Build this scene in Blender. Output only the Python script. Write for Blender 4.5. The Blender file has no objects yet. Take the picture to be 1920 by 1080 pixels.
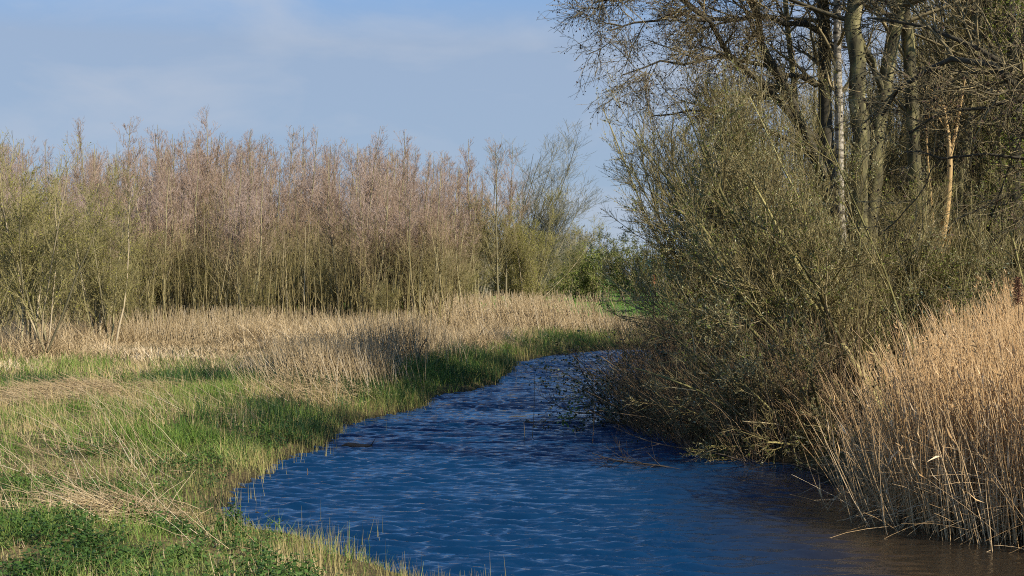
import bpy, math
import numpy as np
from math import radians as RAD, pi

# ------------------------------------------------------------------ camera, sky, sun
sc = bpy.context.scene
COL = sc.collection
F = 2667.0          # focal length in photograph pixels (50 mm on a 36 mm wide frame, 1920 wide)
HY = 515.0          # horizon row
H = 2.7             # eye above the water

cam_d = bpy.data.cameras.new("camera"); cam_d.lens = 50; cam_d.sensor_width = 36
cam_d.clip_start = 0.1; cam_d.clip_end = 4000
cam = bpy.data.objects.new("camera", cam_d); COL.objects.link(cam)
cam.location = (0, 0, H)
cam.rotation_euler = (RAD(90) - math.atan((540 - HY) / F), 0, 0)
sc.camera = cam

SUN_AZ = RAD(121)    # clockwise from +Y
SUN_EL = RAD(37)
world = bpy.data.worlds.new("World"); sc.world = world; world.use_nodes = True
wn = world.node_tree.nodes; wl = world.node_tree.links
wn.clear()
wo = wn.new("ShaderNodeOutputWorld"); bg = wn.new("ShaderNodeBackground")
sky = wn.new("ShaderNodeTexSky"); sky.sky_type = 'NISHITA'; sky.sun_disc = False
sky.sun_elevation = SUN_EL; sky.sun_rotation = SUN_AZ
sky.altitude = 0; sky.air_density = 1.0; sky.dust_density = 0.35; sky.ozone_density = 3.0
# thin veils of high cloud in the sky
tc = wn.new("ShaderNodeTexCoord"); mp = wn.new("ShaderNodeMapping")
mp.inputs['Scale'].default_value = (2.4, 2.4, 7.0)
mp.inputs['Rotation'].default_value = (0.05, 0.08, 0.3)
nz = wn.new("ShaderNodeTexNoise"); nz.inputs['Scale'].default_value = 2.6; nz.inputs['Detail'].default_value = 6
nz.inputs['Roughness'].default_value = 0.52; nz.inputs['Distortion'].default_value = 0.3
cr = wn.new("ShaderNodeValToRGB")
cr.color_ramp.elements[0].position = 0.45; cr.color_ramp.elements[0].color = (0, 0, 0, 1)
cr.color_ramp.elements[1].position = 0.64; cr.color_ramp.elements[1].color = (0.55, 0.55, 0.55, 1)
mx = wn.new("ShaderNodeMix"); mx.data_type = 'RGBA'
grade = wn.new("ShaderNodeMix"); grade.data_type = 'RGBA'; grade.blend_type = 'MULTIPLY'
grade.inputs[0].default_value = 1.0; grade.inputs[7].default_value = (0.48, 0.93, 1.32, 1)
wl.new(tc.outputs['Generated'], mp.inputs['Vector']); wl.new(mp.outputs[0], nz.inputs['Vector'])
wl.new(nz.outputs[0], cr.inputs[0]); sxyz = wn.new("ShaderNodeSeparateXYZ"); wl.new(tc.outputs['Generated'], sxyz.inputs[0])
hz = wn.new("ShaderNodeMapRange"); hz.inputs[1].default_value = 0.16; hz.inputs[2].default_value = 0.25; hz.inputs[3].default_value = 0.88; hz.inputs[4].default_value = 0.0
wl.new(sxyz.outputs[2], hz.inputs[0])
ad = wn.new("ShaderNodeMath"); ad.operation = 'ADD'; ad.use_clamp = True
ad.inputs[0].default_value = 0; wl.new(hz.outputs[0], ad.inputs[1]); wl.new(ad.outputs[0], mx.inputs[0])
wl.new(sky.outputs[0], grade.inputs[6]); wl.new(grade.outputs[2], mx.inputs[6])
mx.inputs[7].default_value = (2.95, 3.62, 4.75, 1)
m2 = wn.new("ShaderNodeMix"); m2.data_type = 'RGBA'; m2.inputs[7].default_value = (4.1, 4.6, 5.5, 1)
wl.new(cr.outputs[0], m2.inputs[0]); wl.new(mx.outputs[2], m2.inputs[6])
wl.new(m2.outputs[2], bg.inputs[0]); bg.inputs[1].default_value = 0.086
wl.new(bg.outputs[0], wo.inputs[0])

sun_d = bpy.data.lights.new("sun", 'SUN'); sun_d.energy = 5.0; sun_d.angle = RAD(0.53); sun_d.color = (1.0, 0.90, 0.76)
sun = bpy.data.objects.new("sun", sun_d); COL.objects.link(sun)
sun.rotation_euler = (RAD(90) - SUN_EL, 0, pi - SUN_AZ)
sun.location = (30, -25, 40)

sc.view_settings.view_transform = 'Standard'; sc.view_settings.look = 'None'
sc.view_settings.exposure = 0.5; sc.view_settings.gamma = 1.0
sc.cycles.max_bounces = 5; sc.cycles.diffuse_bounces = 3; sc.cycles.glossy_bounces = 3
sc.cycles.transmission_bounces = 2; sc.cycles.transparent_max_bounces = 4
sc.cycles.caustics_reflective = False; sc.cycles.caustics_refractive = False
sc.cycles.use_denoising = False
sc.cycles.pixel_filter_type = 'BLACKMAN_HARRIS'; sc.cycles.filter_width = 1.05

rng = np.random.default_rng(7)

# ------------------------------------------------------------------ helpers
def pt(px, py, Y):
    """world point seen at a photograph pixel at distance Y"""
    return np.array([(px - 960) / F * Y, Y, H + (HY - py) / F * Y])

def xw(px, Y): return (px - 960) / F * Y
def gy(py, z=0.4): return F * (H - z) / (py - HY)

def hash2(ix, iy, seed):
    n = (ix.astype(np.int64) * 374761393 + iy.astype(np.int64) * 668265263 + seed * 1442695041) & 0x7fffffff
    n = ((n ^ (n >> 13)) * 1274126177) & 0x7fffffff
    n = n ^ (n >> 16)
    return (n & 0xffff) / 65535.0

def vnoise(x, y, s=1.0, seed=0):
    x = np.asarray(x, float) / s; y = np.asarray(y, float) / s
    ix = np.floor(x); iy = np.floor(y); fx = x - ix; fy = y - iy
    fx = fx * fx * (3 - 2 * fx); fy = fy * fy * (3 - 2 * fy)
    a = hash2(ix, iy, seed); b = hash2(ix + 1, iy, seed); c = hash2(ix, iy + 1, seed); d = hash2(ix + 1, iy + 1, seed)
    return (a * (1 - fx) + b * fx) * (1 - fy) + (c * (1 - fx) + d * fx) * fy

def fbm(x, y, s=1.0, seed=0, oct=3):
    v = 0; a = 1; t = 0
    for k in range(oct):
        v = v + a * vnoise(x, y, s / 2 ** k, seed + k * 17); t += a; a *= 0.5
    return v / t

def sstep(x, a, b):
    t = np.clip((x - a) / (b - a), 0, 1); return t * t * (3 - 2 * t)

def norm(v): return v / np.maximum(np.linalg.norm(v, axis=-1, keepdims=True), 1e-9)

class MB:
    """collects quads in numpy and links them as one mesh object"""
    def __init__(s): s.v = []; s.f = []; s.t = []; s.n = 0
    def add(s, V, Q, T):
        V = V.reshape(-1, 3)
        s.v.append(V); s.f.append(Q.reshape(-1, 4) + s.n); s.t.append(np.broadcast_to(T, (len(V),)).astype(np.float32)); s.n += len(V)
    def tubes(s, P, R, sides=3, tint=None):
        P = np.asarray(P, float); R = np.asarray(R, float)
        if P.ndim == 2: P = P[None]; R = R[None]
        M, N, _ = P.shape
        if M == 0: return
        T = np.gradient(P, axis=1); T = norm(T)
        ref = np.where(np.abs(T[:, :1, 2:3]) > 0.9, np.array([1., 0, 0]), np.array([0, 0, 1.]))
        U = norm(np.cross(T, np.broadcast_to(ref, T.shape))); W = np.cross(T, U)
        a = np.arange(sides) / sides * 2 * pi
        V = P[:, :, None] + R[:, :, None, None] * (np.cos(a)[None, None, :, None] * U[:, :, None] + np.sin(a)[None, None, :, None] * W[:, :, None])
        i = np.arange(M)[:, None, None] * N * sides + np.arange(N - 1)[None, :, None] * sides
        j = np.arange(sides)[None, None, :]; k = (j + 1) % sides
        Q = np.stack([i + j, i + k, i + sides + k, i + sides + j], -1)
        if tint is None: tint = rng.random(M)
        s.add(V, Q, np.repeat(np.broadcast_to(tint, (M,)), N * sides))
    def blades(s, B, hgt, lean, curve, width, seg=2, tint=None, flat=None):
        """ribbons: B base (M,3), lean = horizontal vector per unit height, curve = extra lean at the tip"""
        M = len(B)
        if M == 0: return
        u = np.linspace(0, 1, seg + 1)[None, :, None]
        h = np.asarray(hgt).reshape(-1, 1, 1)
        L = np.concatenate([lean, np.zeros((M, 1))], 1)[:, None]; Cv = np.concatenate([curve, np.zeros((M, 1))], 1)[:, None]
        P = B[:, None] + h * (L * u + Cv * u * u + np.array([0, 0, 1.]) * (u - 0.35 * np.linalg.norm(L + Cv, axis=2, keepdims=True) * u * u))
        a = rng.random(M) * 2 * pi if flat is None else flat
        W = np.stack([np.cos(a), np.sin(a), np.zeros(M)], 1)[:, None] * (np.asarray(width).reshape(-1, 1, 1) * 0.5) * (1 - 0.85 * u ** 1.5)
        V = np.stack([P - W, P + W], 2)
        N = seg + 1
        i = np.arange(M)[:, None] * N * 2 + np.arange(seg)[None] * 2
        Q = np.stack([i, i + 1, i + 3, i + 2], -1)
        if tint is None: tint = rng.random(M)
        s.add(V, Q, np.repeat(np.broadcast_to(tint, (M,)), N * 2))
    def leaves(s, C, size, aspect=0.5, tint=None, D=None, flatness=0.0):
        """rhombic, slightly folded leaves; C centres, D long axis"""
        M = len(C)
        if M == 0: return
        if D is None: D = norm(rng.normal(size=(M, 3)) * np.array([1, 1, 1 - flatness]))
        S = norm(np.cross(D, norm(rng.normal(size=(M, 3)) * np.array([1 - flatness, 1 - flatness, 1]) + 1e-4)))
        if flatness > 0: S = norm(S * np.array([1, 1, 1 - flatness]))
        Nn = np.cross(D, S)
        sz = np.broadcast_to(size, (M,))[:, None]
        V = np.stack([C, C + D * sz * .45 + S * sz * aspect * .5 + Nn * sz * .12, C + D * sz, C + D * sz * .45 - S * sz * aspect * .5 + Nn * sz * .12], 1)
        Q = np.arange(M)[:, None] * 4 + np.arange(4)[None]
        if tint is None: tint = rng.random(M)
        s.add(V, Q, np.repeat(np.broadcast_to(tint, (M,)), 4))
    def mesh(s, name, mat, smooth=False):
        V = np.concatenate(s.v).astype(np.float32); Q = np.concatenate(s.f).astype(np.int32); T = np.concatenate(s.t)
        me = bpy.data.meshes.new(name)
        me.vertices.add(len(V)); me.vertices.foreach_set("co", V.ravel())
        me.loops.add(Q.size); me.loops.foreach_set("vertex_index", Q.ravel())
        me.polygons.add(len(Q)); me.polygons.foreach_set("loop_start", np.arange(0, Q.size, 4, dtype=np.int32))
        me.polygons.foreach_set("loop_total", np.full(len(Q), 4, np.int32))
        if smooth: me.polygons.foreach_set("use_smooth", np.ones(len(Q), bool))
        at = me.attributes.new("tint", 'FLOAT', 'POINT'); at.data.foreach_set("value", T)
        me.update(calc_edges=True); me.materials.append(mat)
        return me
    def build(s, name, mat, parent=None, smooth=False):
        o = bpy.data.objects.new(name, s.mesh(name, mat, smooth)); COL.objects.link(o)
        if parent is not None: o.parent = parent
        return o

def tag(o, label=None, cat=None, group=None, kind=None):
    if label: o['label'] = label
    if cat: o['category'] = cat
    if group: o['group'] = group
    if kind: o['kind'] = kind
    return o

def empty(name, loc=(0, 0, 0), rz=0, scale=1):
    o = bpy.data.objects.new(name, None); COL.objects.link(o); o.location = loc; o.rotation_euler = (0, 0, rz)
    o.scale = (scale,) * 3 if np.isscalar(scale) else scale
    return o

def copy_thing(src, loc, rz, scale, label, group):
    r = src.copy(); COL.objects.link(r); r.location = loc; r.rotation_euler = (0, 0, rz)
    r.scale = (scale,) * 3 if np.isscalar(scale) else scale
    for ch in list(src.children):
        c = ch.copy(); COL.objects.link(c); c.parent = r
    r['label'] = label; r['group'] = group
    return r

def material(name, stops, rough=0.8, obj_var=0.0, noise=None, spec=0.2, trans=0.0, bump=0.0):
    """colour from the per-piece 'tint' value through a ramp, with optional mottling"""
    m = bpy.data.materials.new(name); m.use_nodes = True
    n = m.node_tree.nodes; l = m.node_tree.links
    b = n['Principled BSDF']; b.inputs['Roughness'].default_value = rough
    b.inputs['Specular IOR Level'].default_value = spec
    at = n.new("ShaderNodeAttribute"); at.attribute_name = "tint"
    r = n.new("ShaderNodeValToRGB")
    while len(r.color_ramp.elements) < len(stops): r.color_ramp.elements.new(0.5)
    for e, (p, c) in zip(r.color_ramp.elements, stops): e.position = p; e.color = (*c, 1)
    fac = at.outputs['Fac']
    if noise:
        sc_, amt, stretch = noise
        t = n.new("ShaderNodeTexCoord"); mpp = n.new("ShaderNodeMapping"); mpp.inputs['Scale'].default_value = stretch
        z = n.new("ShaderNodeTexNoise"); z.inputs['Scale'].default_value = sc_; z.inputs['Detail'].default_value = 5
        l.new(t.outputs['Object'], mpp.inputs['Vector']); l.new(mpp.outputs[0], z.inputs['Vector'])
        s1 = n.new("ShaderNodeMath"); s1.operation = 'SUBTRACT'; s1.inputs[1].default_value = 0.5; l.new(z.outputs[0], s1.inputs[0])
        s2 = n.new("ShaderNodeMath"); s2.operation = 'MULTIPLY_ADD'; s2.inputs[1].default_value = amt
        l.new(s1.outputs[0], s2.inputs[0]); l.new(fac, s2.inputs[2]); fac = s2.outputs[0]
        if bump:
            bp = n.new("ShaderNodeBump"); bp.inputs['Strength'].default_value = bump; bp.inputs['Distance'].default_value = 0.03
            l.new(z.outputs[0], bp.inputs['Height']); l.new(bp.outputs[0], b.inputs['Normal'])
    if obj_var:
        oi = n.new("ShaderNodeObjectInfo")
        s3 = n.new("ShaderNodeMath"); s3.operation = 'SUBTRACT'; s3.inputs[1].default_value = 0.5; l.new(oi.outputs['Random'], s3.inputs[0])
        s4 = n.new("ShaderNodeMath"); s4.operation = 'MULTIPLY_ADD'; s4.inputs[1].default_value = obj_var
        l.new(s3.outputs[0], s4.inputs[0]); l.new(fac, s4.inputs[2]); fac = s4.outputs[0]
    l.new(fac, r.inputs[0]); l.new(r.outputs[0], b.inputs['Base Color'])
    if trans:
        out = n['Material Output']; tr = n.new("ShaderNodeBsdfTranslucent"); ms = n.new("ShaderNodeMixShader")
        ms.inputs[0].default_value = trans
        l.new(r.outputs[0], tr.inputs[0]); l.new(b.outputs[0], ms.inputs[1]); l.new(tr.outputs[0], ms.inputs[2]); l.new(ms.outputs[0], out.inputs[0])
    return m

# ------------------------------------------------------------------ branching growth
def grow(pos, d, L, r0, npts, up=0.0, wob=0.1, rt=None, pull=None):
    M = len(pos); P = np.zeros((M, npts, 3)); P[:, 0] = pos
    d = norm(d); L = np.broadcast_to(L, (M,)); r0 = np.broadcast_to(r0, (M,))
    st = (L / (npts - 1))[:, None]
    for j in range(1, npts):
        g = np.zeros(3) if pull is None else np.asarray(pull)
        d = norm(d + np.array([0, 0, 1.]) * up / (npts - 1) + g / (npts - 1) + rng.normal(size=(M, 3)) * wob)
        P[:, j] = P[:, j - 1] + d * st
    u = np.linspace(0, 1, npts)[None]
    rt = r0 * 0.3 if rt is None else np.minimum(np.broadcast_to(rt, (M,)), r0)
    R = r0[:, None] * (1 - u) + rt[:, None] * u
    return P, R

def spawn(P, R, n, t0, t1, ang, L, npts, up=0.0, wob=0.1, rr=0.5, rmax=1.0, rt=0.002, shrink=0.4, pull=None, bias=None, rel=False):
    M, N, _ = P.shape
    idx = np.repeat(np.arange(M), n); t = t0 + (t1 - t0) * rng.random(M * n)
    f = np.clip(t * (N - 1), 0, N - 1.001); i = f.astype(int); fr = (f - i)[:, None]
    pos = P[idx, i] * (1 - fr) + P[idx, i + 1] * fr
    rad = R[idx, i] * (1 - fr[:, 0]) + R[idx, i + 1] * fr[:, 0]
    dr = norm(P[idx, i + 1] - P[idx, i])
    q = rng.normal(size=(M * n, 3))
    if bias is not None: q = q + np.asarray(bias)
    q = norm(q - dr * np.sum(q * dr, 1, keepdims=True))
    a = RAD(ang) * (0.6 + 0.8 * rng.random(M * n))[:, None]
    d0 = dr * np.cos(a) + q * np.sin(a)
    Ls = L * (0.45 + 0.85 * rng.random(M * n)) * (1 - shrink * (t - t0) / max(t1 - t0, 1e-6))
    if rel:
        pl = np.linalg.norm(np.diff(P, axis=1), axis=2).sum(1)[idx]; Ls = np.maximum(Ls * pl, .05)
    return grow(pos, d0, Ls, np.minimum(rad * rr, rmax), npts, up, wob, rt, pull)

def along(P, n, t0=0.1, t1=1.0):
    M, N, _ = P.shape
    idx = np.repeat(np.arange(M), n); t = t0 + (t1 - t0) * rng.random(M * n)
    f = np.clip(t * (N - 1), 0, N - 1.001); i = f.astype(int); fr = (f - i)[:, None]
    return P[idx, i] * (1 - fr) + P[idx, i + 1] * fr, norm(P[idx, i + 1] - P[idx, i])

def resample(pts, n):
    pts = np.asarray(pts, float); d = np.r_[0, np.cumsum(np.linalg.norm(np.diff(pts, axis=0), axis=1))]
    u = np.linspace(0, d[-1], n)
    out = np.stack([np.interp(u, d, pts[:, k]) for k in range(3)], 1)
    for _ in range(3):
        out[1:-1] = 0.25 * out[:-2] + 0.5 * out[1:-1] + 0.25 * out[2:]
    return out

# ------------------------------------------------------------------ the river's outline
LEFT = [(1.5, -40), (1.6, 0), (1.2, 8), (0.3, 10.6), (-0.5, 12), (-1.05, 12.7), (-1.6, 13.4), (-2.15, 14.4), (-2.75, 15.0), (-3.15, 15.6), (-3.36, 16.8),
        (-3.4, 18.9), (-3.32, 20.6), (-2.98, 21.8), (-3.02, 25.3), (-2.6, 26.7), (-1.95, 28.2), (-1.62, 31.3), (-0.78, 33.5),
        (-0.2, 36.5), (0.08, 41), (0.12, 43.6), (1.24, 47.1), (2.6, 49.7), (3.7, 51.4), (8, 54), (16, 57), (50, 62), (400, 80)]
RIGHT = [(400, 72), (50, 54), (16, 50), (9, 47.5), (6.2, 44), (4.9, 38), (4.0, 32), (3.1, 28), (2.5, 25.5), (3.0, 22.5), (3.9, 20), (4.3, 18),
         (4.5, 16), (4.9, 14.6), (6.2, 13.6), (8.5, 12.8), (9, 10), (9, 0), (9, -40)]
POLY = np.array(LEFT + RIGHT, float)

def sdist(x, y):
    """signed distance to the shoreline, positive on land"""
    x = np.asarray(x, float); y = np.asarray(y, float)
    sh = x.shape; x = x.ravel(); y = y.ravel()
    best = np.full(x.shape, 1e9); ins = np.zeros(x.shape, bool)
    n = len(POLY)
    for k in range(n):
        a = POLY[k]; b = POLY[(k + 1) % n]; ab = b - a
        t = np.clip(((x - a[0]) * ab[0] + (y - a[1]) * ab[1]) / (ab @ ab), 0, 1)
        best = np.minimum(best, np.hypot(x - a[0] - t * ab[0], y - a[1] - t * ab[1]))
        c = ((a[1] > y) != (b[1] > y)) & (x < (b[0] - a[0]) * (y - a[1]) / (b[1] - a[1] + 1e-12) + a[0])
        ins ^= c
    wig = 0.42 * (fbm(x, y, 0.8, 5, 3) - 0.5)
    return (np.where(ins, -best, best) + wig).reshape(sh)

def ground_z(x, y, d=None):
    x = np.asarray(x, float); y = np.asarray(y, float)
    d = sdist(x, y) if d is None else d
    up = 0.10 * sstep(d, 0, 0.25) + 0.28 * sstep(d, 0.1, 2.6) + 0.10 * (fbm(x, y, 1.6, 3) - 0.5) * sstep(d, 0.3, 1.5)
    up = up + 0.25 * (fbm(x, y, 9.0, 9, 2) - 0.5) * sstep(d, 3, 8)
    down = -0.75 * sstep(-d, 0.0, 1.2)
    near = 0.75 * np.exp(-((x) ** 2 + (y) ** 2) / 16.0)
    return np.where(d > 0, up + near, down)

# ------------------------------------------------------------------ ground
def axis(pts):
    out = []
    for (a, b, s) in pts: out.append(np.arange(a, b, s))
    return np.concatenate(out + [[pts[-1][1]]])
gx = axis([(-1500, -200, 100), (-200, -40, 8), (-40, -12, 1.0), (-12, 12, 0.16), (12, 40, 1.0), (40, 200, 8), (200, 1500, 100)])
gyy = axis([(-300, -40, 20), (-40, 6, 1.5), (6, 56, 0.18), (56, 140, 1.4), (140, 400, 10), (400, 3000, 130)])
X, Yg = np.meshgrid(gx, gyy, indexing='ij'); Z = ground_z(X, Yg)
mb = MB(); V = np.stack([X, Yg, Z], -1); nx, ny = X.shape
ii = (np.arange(nx - 1)[:, None] * ny + np.arange(ny - 1)[None])
mb.add(V, np.stack([ii, ii + ny, ii + ny + 1, ii + 1], -1), fbm(X, Yg, 3.0, 21).ravel())

def ground_material():
    m = bpy.data.materials.new("meadow soil and thatch"); m.use_nodes = True
    n = m.node_tree.nodes; l = m.node_tree.links; b = n['Principled BSDF']; b.inputs['Roughness'].default_value = 0.95
    b.inputs['Specular IOR Level'].default_value = 0.1
    g = n.new("ShaderNodeNewGeometry"); sx = n.new("ShaderNodeSeparateXYZ"); l.new(g.outputs['Position'], sx.inputs[0])
    n1 = n.new("ShaderNodeTexNoise"); n1.inputs['Scale'].default_value = 0.9; n1.inputs['Detail'].default_value = 8; l.new(g.outputs['Position'], n1.inputs['Vector'])
    n2 = n.new("ShaderNodeTexNoise"); n2.inputs['Scale'].default_value = 14; n2.inputs['Detail'].default_value = 6; l.new(g.outputs['Position'], n2.inputs['Vector'])
    r1 = n.new("ShaderNodeValToRGB")
    for e, (p, c) in zip(r1.color_ramp.elements, [(0.38, (0.07, 0.075, 0.028)), (0.62, (0.20, 0.15, 0.075))]): e.position = p; e.color = (*c, 1)
    l.new(n1.outputs[0], r1.inputs[0])
    r2 = n.new("ShaderNodeValToRGB")
    for e, (p, c) in zip(r2.color_ramp.elements, [(0.3, (0.35, 0.35, 0.35)), (0.75, (1.3, 1.25, 1.15))]): e.position = p; e.color = (*c, 1)
    l.new(n2.outputs[0], r2.inputs[0])
    mu = n.new("ShaderNodeMix"); mu.data_type = 'RGBA'; mu.blend_type = 'MULTIPLY'; mu.inputs[0].default_value = 1
    l.new(r1.outputs[0], mu.inputs[6]); l.new(r2.outputs[0], mu.inputs[7])
    # mown green field beyond
    fm = n.new("ShaderNodeMapRange"); fm.inputs[1].default_value = 66; fm.inputs[2].default_value = 72; l.new(sx.outputs[1], fm.inputs[0])
    gr = n.new("ShaderNodeValToRGB")
    for e, (p, c) in zip(gr.color_ramp.elements, [(0.35, (0.075, 0.15, 0.02)), (0.65, (0.11, 0.21, 0.03))]): e.position = p; e.color = (*c, 1)
    l.new(n1.outputs[0], gr.inputs[0])
    m2 = n.new("ShaderNodeMix"); m2.data_type = 'RGBA'; l.new(fm.outputs[0], m2.inputs[0]); l.new(mu.outputs[2], m2.inputs[6]); l.new(gr.outputs[0], m2.inputs[7])
    # wet dark mud below the waterline
    wm = n.new("ShaderNodeMapRange"); wm.inputs[1].default_value = 0.0; wm.inputs[2].default_value = 0.14; l.new(sx.outputs[2], wm.inputs[0])
    m3 = n.new("ShaderNodeMix"); m3.data_type = 'RGBA'; m3.inputs[6].default_value = (0.022, 0.018, 0.012, 1)
    l.new(wm.outputs[0], m3.inputs[0]); l.new(m2.outputs[2], m3.inputs[7]); l.new(m3.outputs[2], b.inputs['Base Color'])
    bp = n.new("ShaderNodeBump"); bp.inputs['Strength'].default_value = 0.8; bp.inputs['Distance'].default_value = 0.05
    l.new(n2.outputs[0], bp.inputs['Height']); l.new(bp.outputs[0], b.inputs['Normal'])
    return m
tag(mb.build("ground", ground_material(), smooth=True), kind='structure')

# ------------------------------------------------------------------ water with real ripples
wx = axis([(-60, -5, 5.0), (-5, 9, 0.045), (9, 60, 1.0), (60, 400, 20)])
wy = axis([(-40, 9, 3.0), (9, 26, 0.028), (26, 54, 0.06), (54, 90, 1.0)])
X, Yg = np.meshgrid(wx, wy, indexing='ij')
wr = np.random.default_rng(11)
Z = np.zeros_like(X)
gust = 0.35 + 1.15 * fbm(X * .45, Yg, 1.6, 71, 4)
for k in range(90):
    lam = 0.08 * (5.5 ** wr.random()); th = RAD(84) + wr.normal() * 0.24
    amp = 0.0052 * (lam / 0.4) ** 0.9
    kk = 2 * pi / lam
    ph = kk * (X * math.cos(th) + Yg * math.sin(th)) + wr.random() * 6.28 + 2.6 * fbm(X, Yg, 1.1 + lam * 2, 90 + k, 1)
    s_ = np.sin(ph)
    Z += amp * (s_ + 0.25 * np.cos(2 * ph))
calm = 1 - 0.85 * sstep(X, 2.0 , 4.2) * (1 - sstep(Yg, 24, 27))
Z *= gust * 0.80 * calm * sstep(Yg, 8.5, 10) * (1 - sstep(Yg, 50, 52)) * sstep(X, -5, -4.6) * (1 - sstep(X, 8.6, 9))
mb = MB(); V = np.stack([X, Yg, Z], -1); nx, ny = X.shape
ii = (np.arange(nx - 1)[:, None] * ny + np.arange(ny - 1)[None])
mb.add(V, np.stack([ii, ii + ny, ii + ny + 1, ii + 1], -1), 0.5)
def water_material():
    m = bpy.data.materials.new("river water"); m.use_nodes = True
    n = m.node_tree.nodes; l = m.node_tree.links; b = n['Principled BSDF']
    b.inputs['Roughness'].default_value = 0.05
    b.inputs['IOR'].default_value = 1.333; b.inputs['Specular IOR Level'].default_value = 0.5
    g = n.new("ShaderNodeNewGeometry")
    sx = n.new("ShaderNodeSeparateXYZ"); l.new(g.outputs['Position'], sx.inputs[0])
    # muddy shallows plus reflections of reeds and trees painted brown; open river blue
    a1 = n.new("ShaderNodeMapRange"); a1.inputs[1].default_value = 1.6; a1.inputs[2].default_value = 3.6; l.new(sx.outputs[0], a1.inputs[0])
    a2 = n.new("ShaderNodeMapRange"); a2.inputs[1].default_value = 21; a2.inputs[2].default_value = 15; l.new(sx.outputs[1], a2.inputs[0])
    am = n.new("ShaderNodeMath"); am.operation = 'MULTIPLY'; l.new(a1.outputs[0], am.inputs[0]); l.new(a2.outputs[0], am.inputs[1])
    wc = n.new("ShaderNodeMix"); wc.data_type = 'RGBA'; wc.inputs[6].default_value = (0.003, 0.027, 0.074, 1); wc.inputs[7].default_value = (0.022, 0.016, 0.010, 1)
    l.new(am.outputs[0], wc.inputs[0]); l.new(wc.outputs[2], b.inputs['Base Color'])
    mpp = n.new("ShaderNodeMapping"); mpp.inputs['Rotation'].default_value = (0, 0, 0.1); mpp.inputs['Scale'].default_value = (0.55, 1.0, 1.0)
    l.new(g.outputs['Position'], mpp.inputs['Vector'])
    z = n.new("ShaderNodeTexNoise"); z.inputs['Scale'].default_value = 11; z.inputs['Detail'].default_value = 5; z.inputs['Roughness'].default_value = 0.6
    l.new(mpp.outputs[0], z.inputs['Vector'])
    bp = n.new("ShaderNodeBump"); bp.inputs['Strength'].default_value = 0.28; bp.inputs['Distance'].default_value = 0.02
    l.new(z.outputs[0], bp.inputs['Height']); l.new(bp.outputs[0], b.inputs['Normal'])
    return m
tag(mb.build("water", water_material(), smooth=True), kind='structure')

# ------------------------------------------------------------------ materials for plants
M_GRASS = material("green grass", [(0.0, (0.065, 0.13, 0.02)), (0.4, (0.14, 0.24, 0.035)), (0.75, (0.27, 0.32, 0.08)), (1.0, (0.44, 0.39, 0.17))], 0.6, trans=0.25)
M_SEDGE = material("sedge", [(0.0, (0.02, 0.055, 0.015)), (0.7, (0.05, 0.11, 0.03)), (1.0, (0.11, 0.15, 0.05))], 0.5, trans=0.2)  # dark greens include the cast shadow lying over the sedge
M_STUBBLE = material("straw stubble", [(0.0, (0.22, 0.20, 0.065)), (0.4, (0.38, 0.32, 0.12)), (0.8, (0.54, 0.41, 0.20)), (1.0, (0.70, 0.55, 0.34))], 0.7, trans=0.15)
M_STRAW = material("dry straw", [(0.0, (0.25, 0.18, 0.09)), (0.4, (0.46, 0.35, 0.19)), (0.8, (0.62, 0.49, 0.29)), (1.0, (0.74, 0.64, 0.46))], 0.65, trans=0.15)
M_REED = material("dry reed stems", [(0.0, (0.42, 0.26, 0.11)), (0.4, (0.66, 0.44, 0.21)), (0.8, (0.78, 0.56, 0.30)), (1.0, (0.84, 0.68, 0.44))], 0.5, trans=0.12)
M_BROWNREED = material("brown reed with painted shade", [(0.0, (0.11, 0.07, 0.035)), (0.5, (0.22, 0.145, 0.075)), (1.0, (0.38, 0.27, 0.145))], 0.7)  # brown kept dim to paint in the shade under the willows
M_NETTLE = material("nettle leaves", [(0.0, (0.035, 0.075, 0.015)), (0.6, (0.075, 0.145, 0.028)), (1.0, (0.15, 0.22, 0.06))], 0.55, trans=0.2)
M_ALDERTWIG = material("reddish alder twigs", [(0.0, (0.27, 0.235, 0.10)), (0.35, (0.34, 0.265, 0.15)), (0.65, (0.38, 0.265, 0.185)), (1.0, (0.44, 0.345, 0.28))], 0.8, obj_var=0.5)
M_ALDERTRUNK = material("young alder bark", [(0.0, (0.10, 0.09, 0.055)), (0.45, (0.25, 0.22, 0.12)), (0.8, (0.35, 0.31, 0.16)), (1.0, (0.46, 0.38, 0.24))], 0.85, obj_var=0.6, noise=(1.2, 0.5, (1, 1, .4)))
M_OLIVETWIG = material("olive willow twigs", [(0.0, (0.20, 0.18, 0.07)), (0.5, (0.31, 0.275, 0.11)), (1.0, (0.42, 0.36, 0.18))], 0.7, obj_var=0.4)
M_BUDS = material("yellow green buds", [(0.0, (0.20, 0.21, 0.035)), (0.6, (0.34, 0.34, 0.05)), (1.0, (0.46, 0.42, 0.10))], 0.7, obj_var=0.4, trans=0.2)
M_GREYTWIG = material("grey willow twigs", [(0.0, (0.13, 0.13, 0.09)), (0.6, (0.24, 0.23, 0.15)), (1.0, (0.36, 0.33, 0.23))], 0.75)
M_HEDGE = material("hedge leaves", [(0.0, (0.08, 0.055, 0.03)), (0.3, (0.10, 0.11, 0.03)), (0.7, (0.16, 0.19, 0.04)), (1.0, (0.24, 0.27, 0.06))], 0.7, obj_var=0.5, trans=0.15)
M_FAR = material("distant wood", [(0.0, (0.14, 0.12, 0.09)), (0.5, (0.21, 0.19, 0.13)), (1.0, (0.29, 0.27, 0.19))], 0.9)
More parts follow.
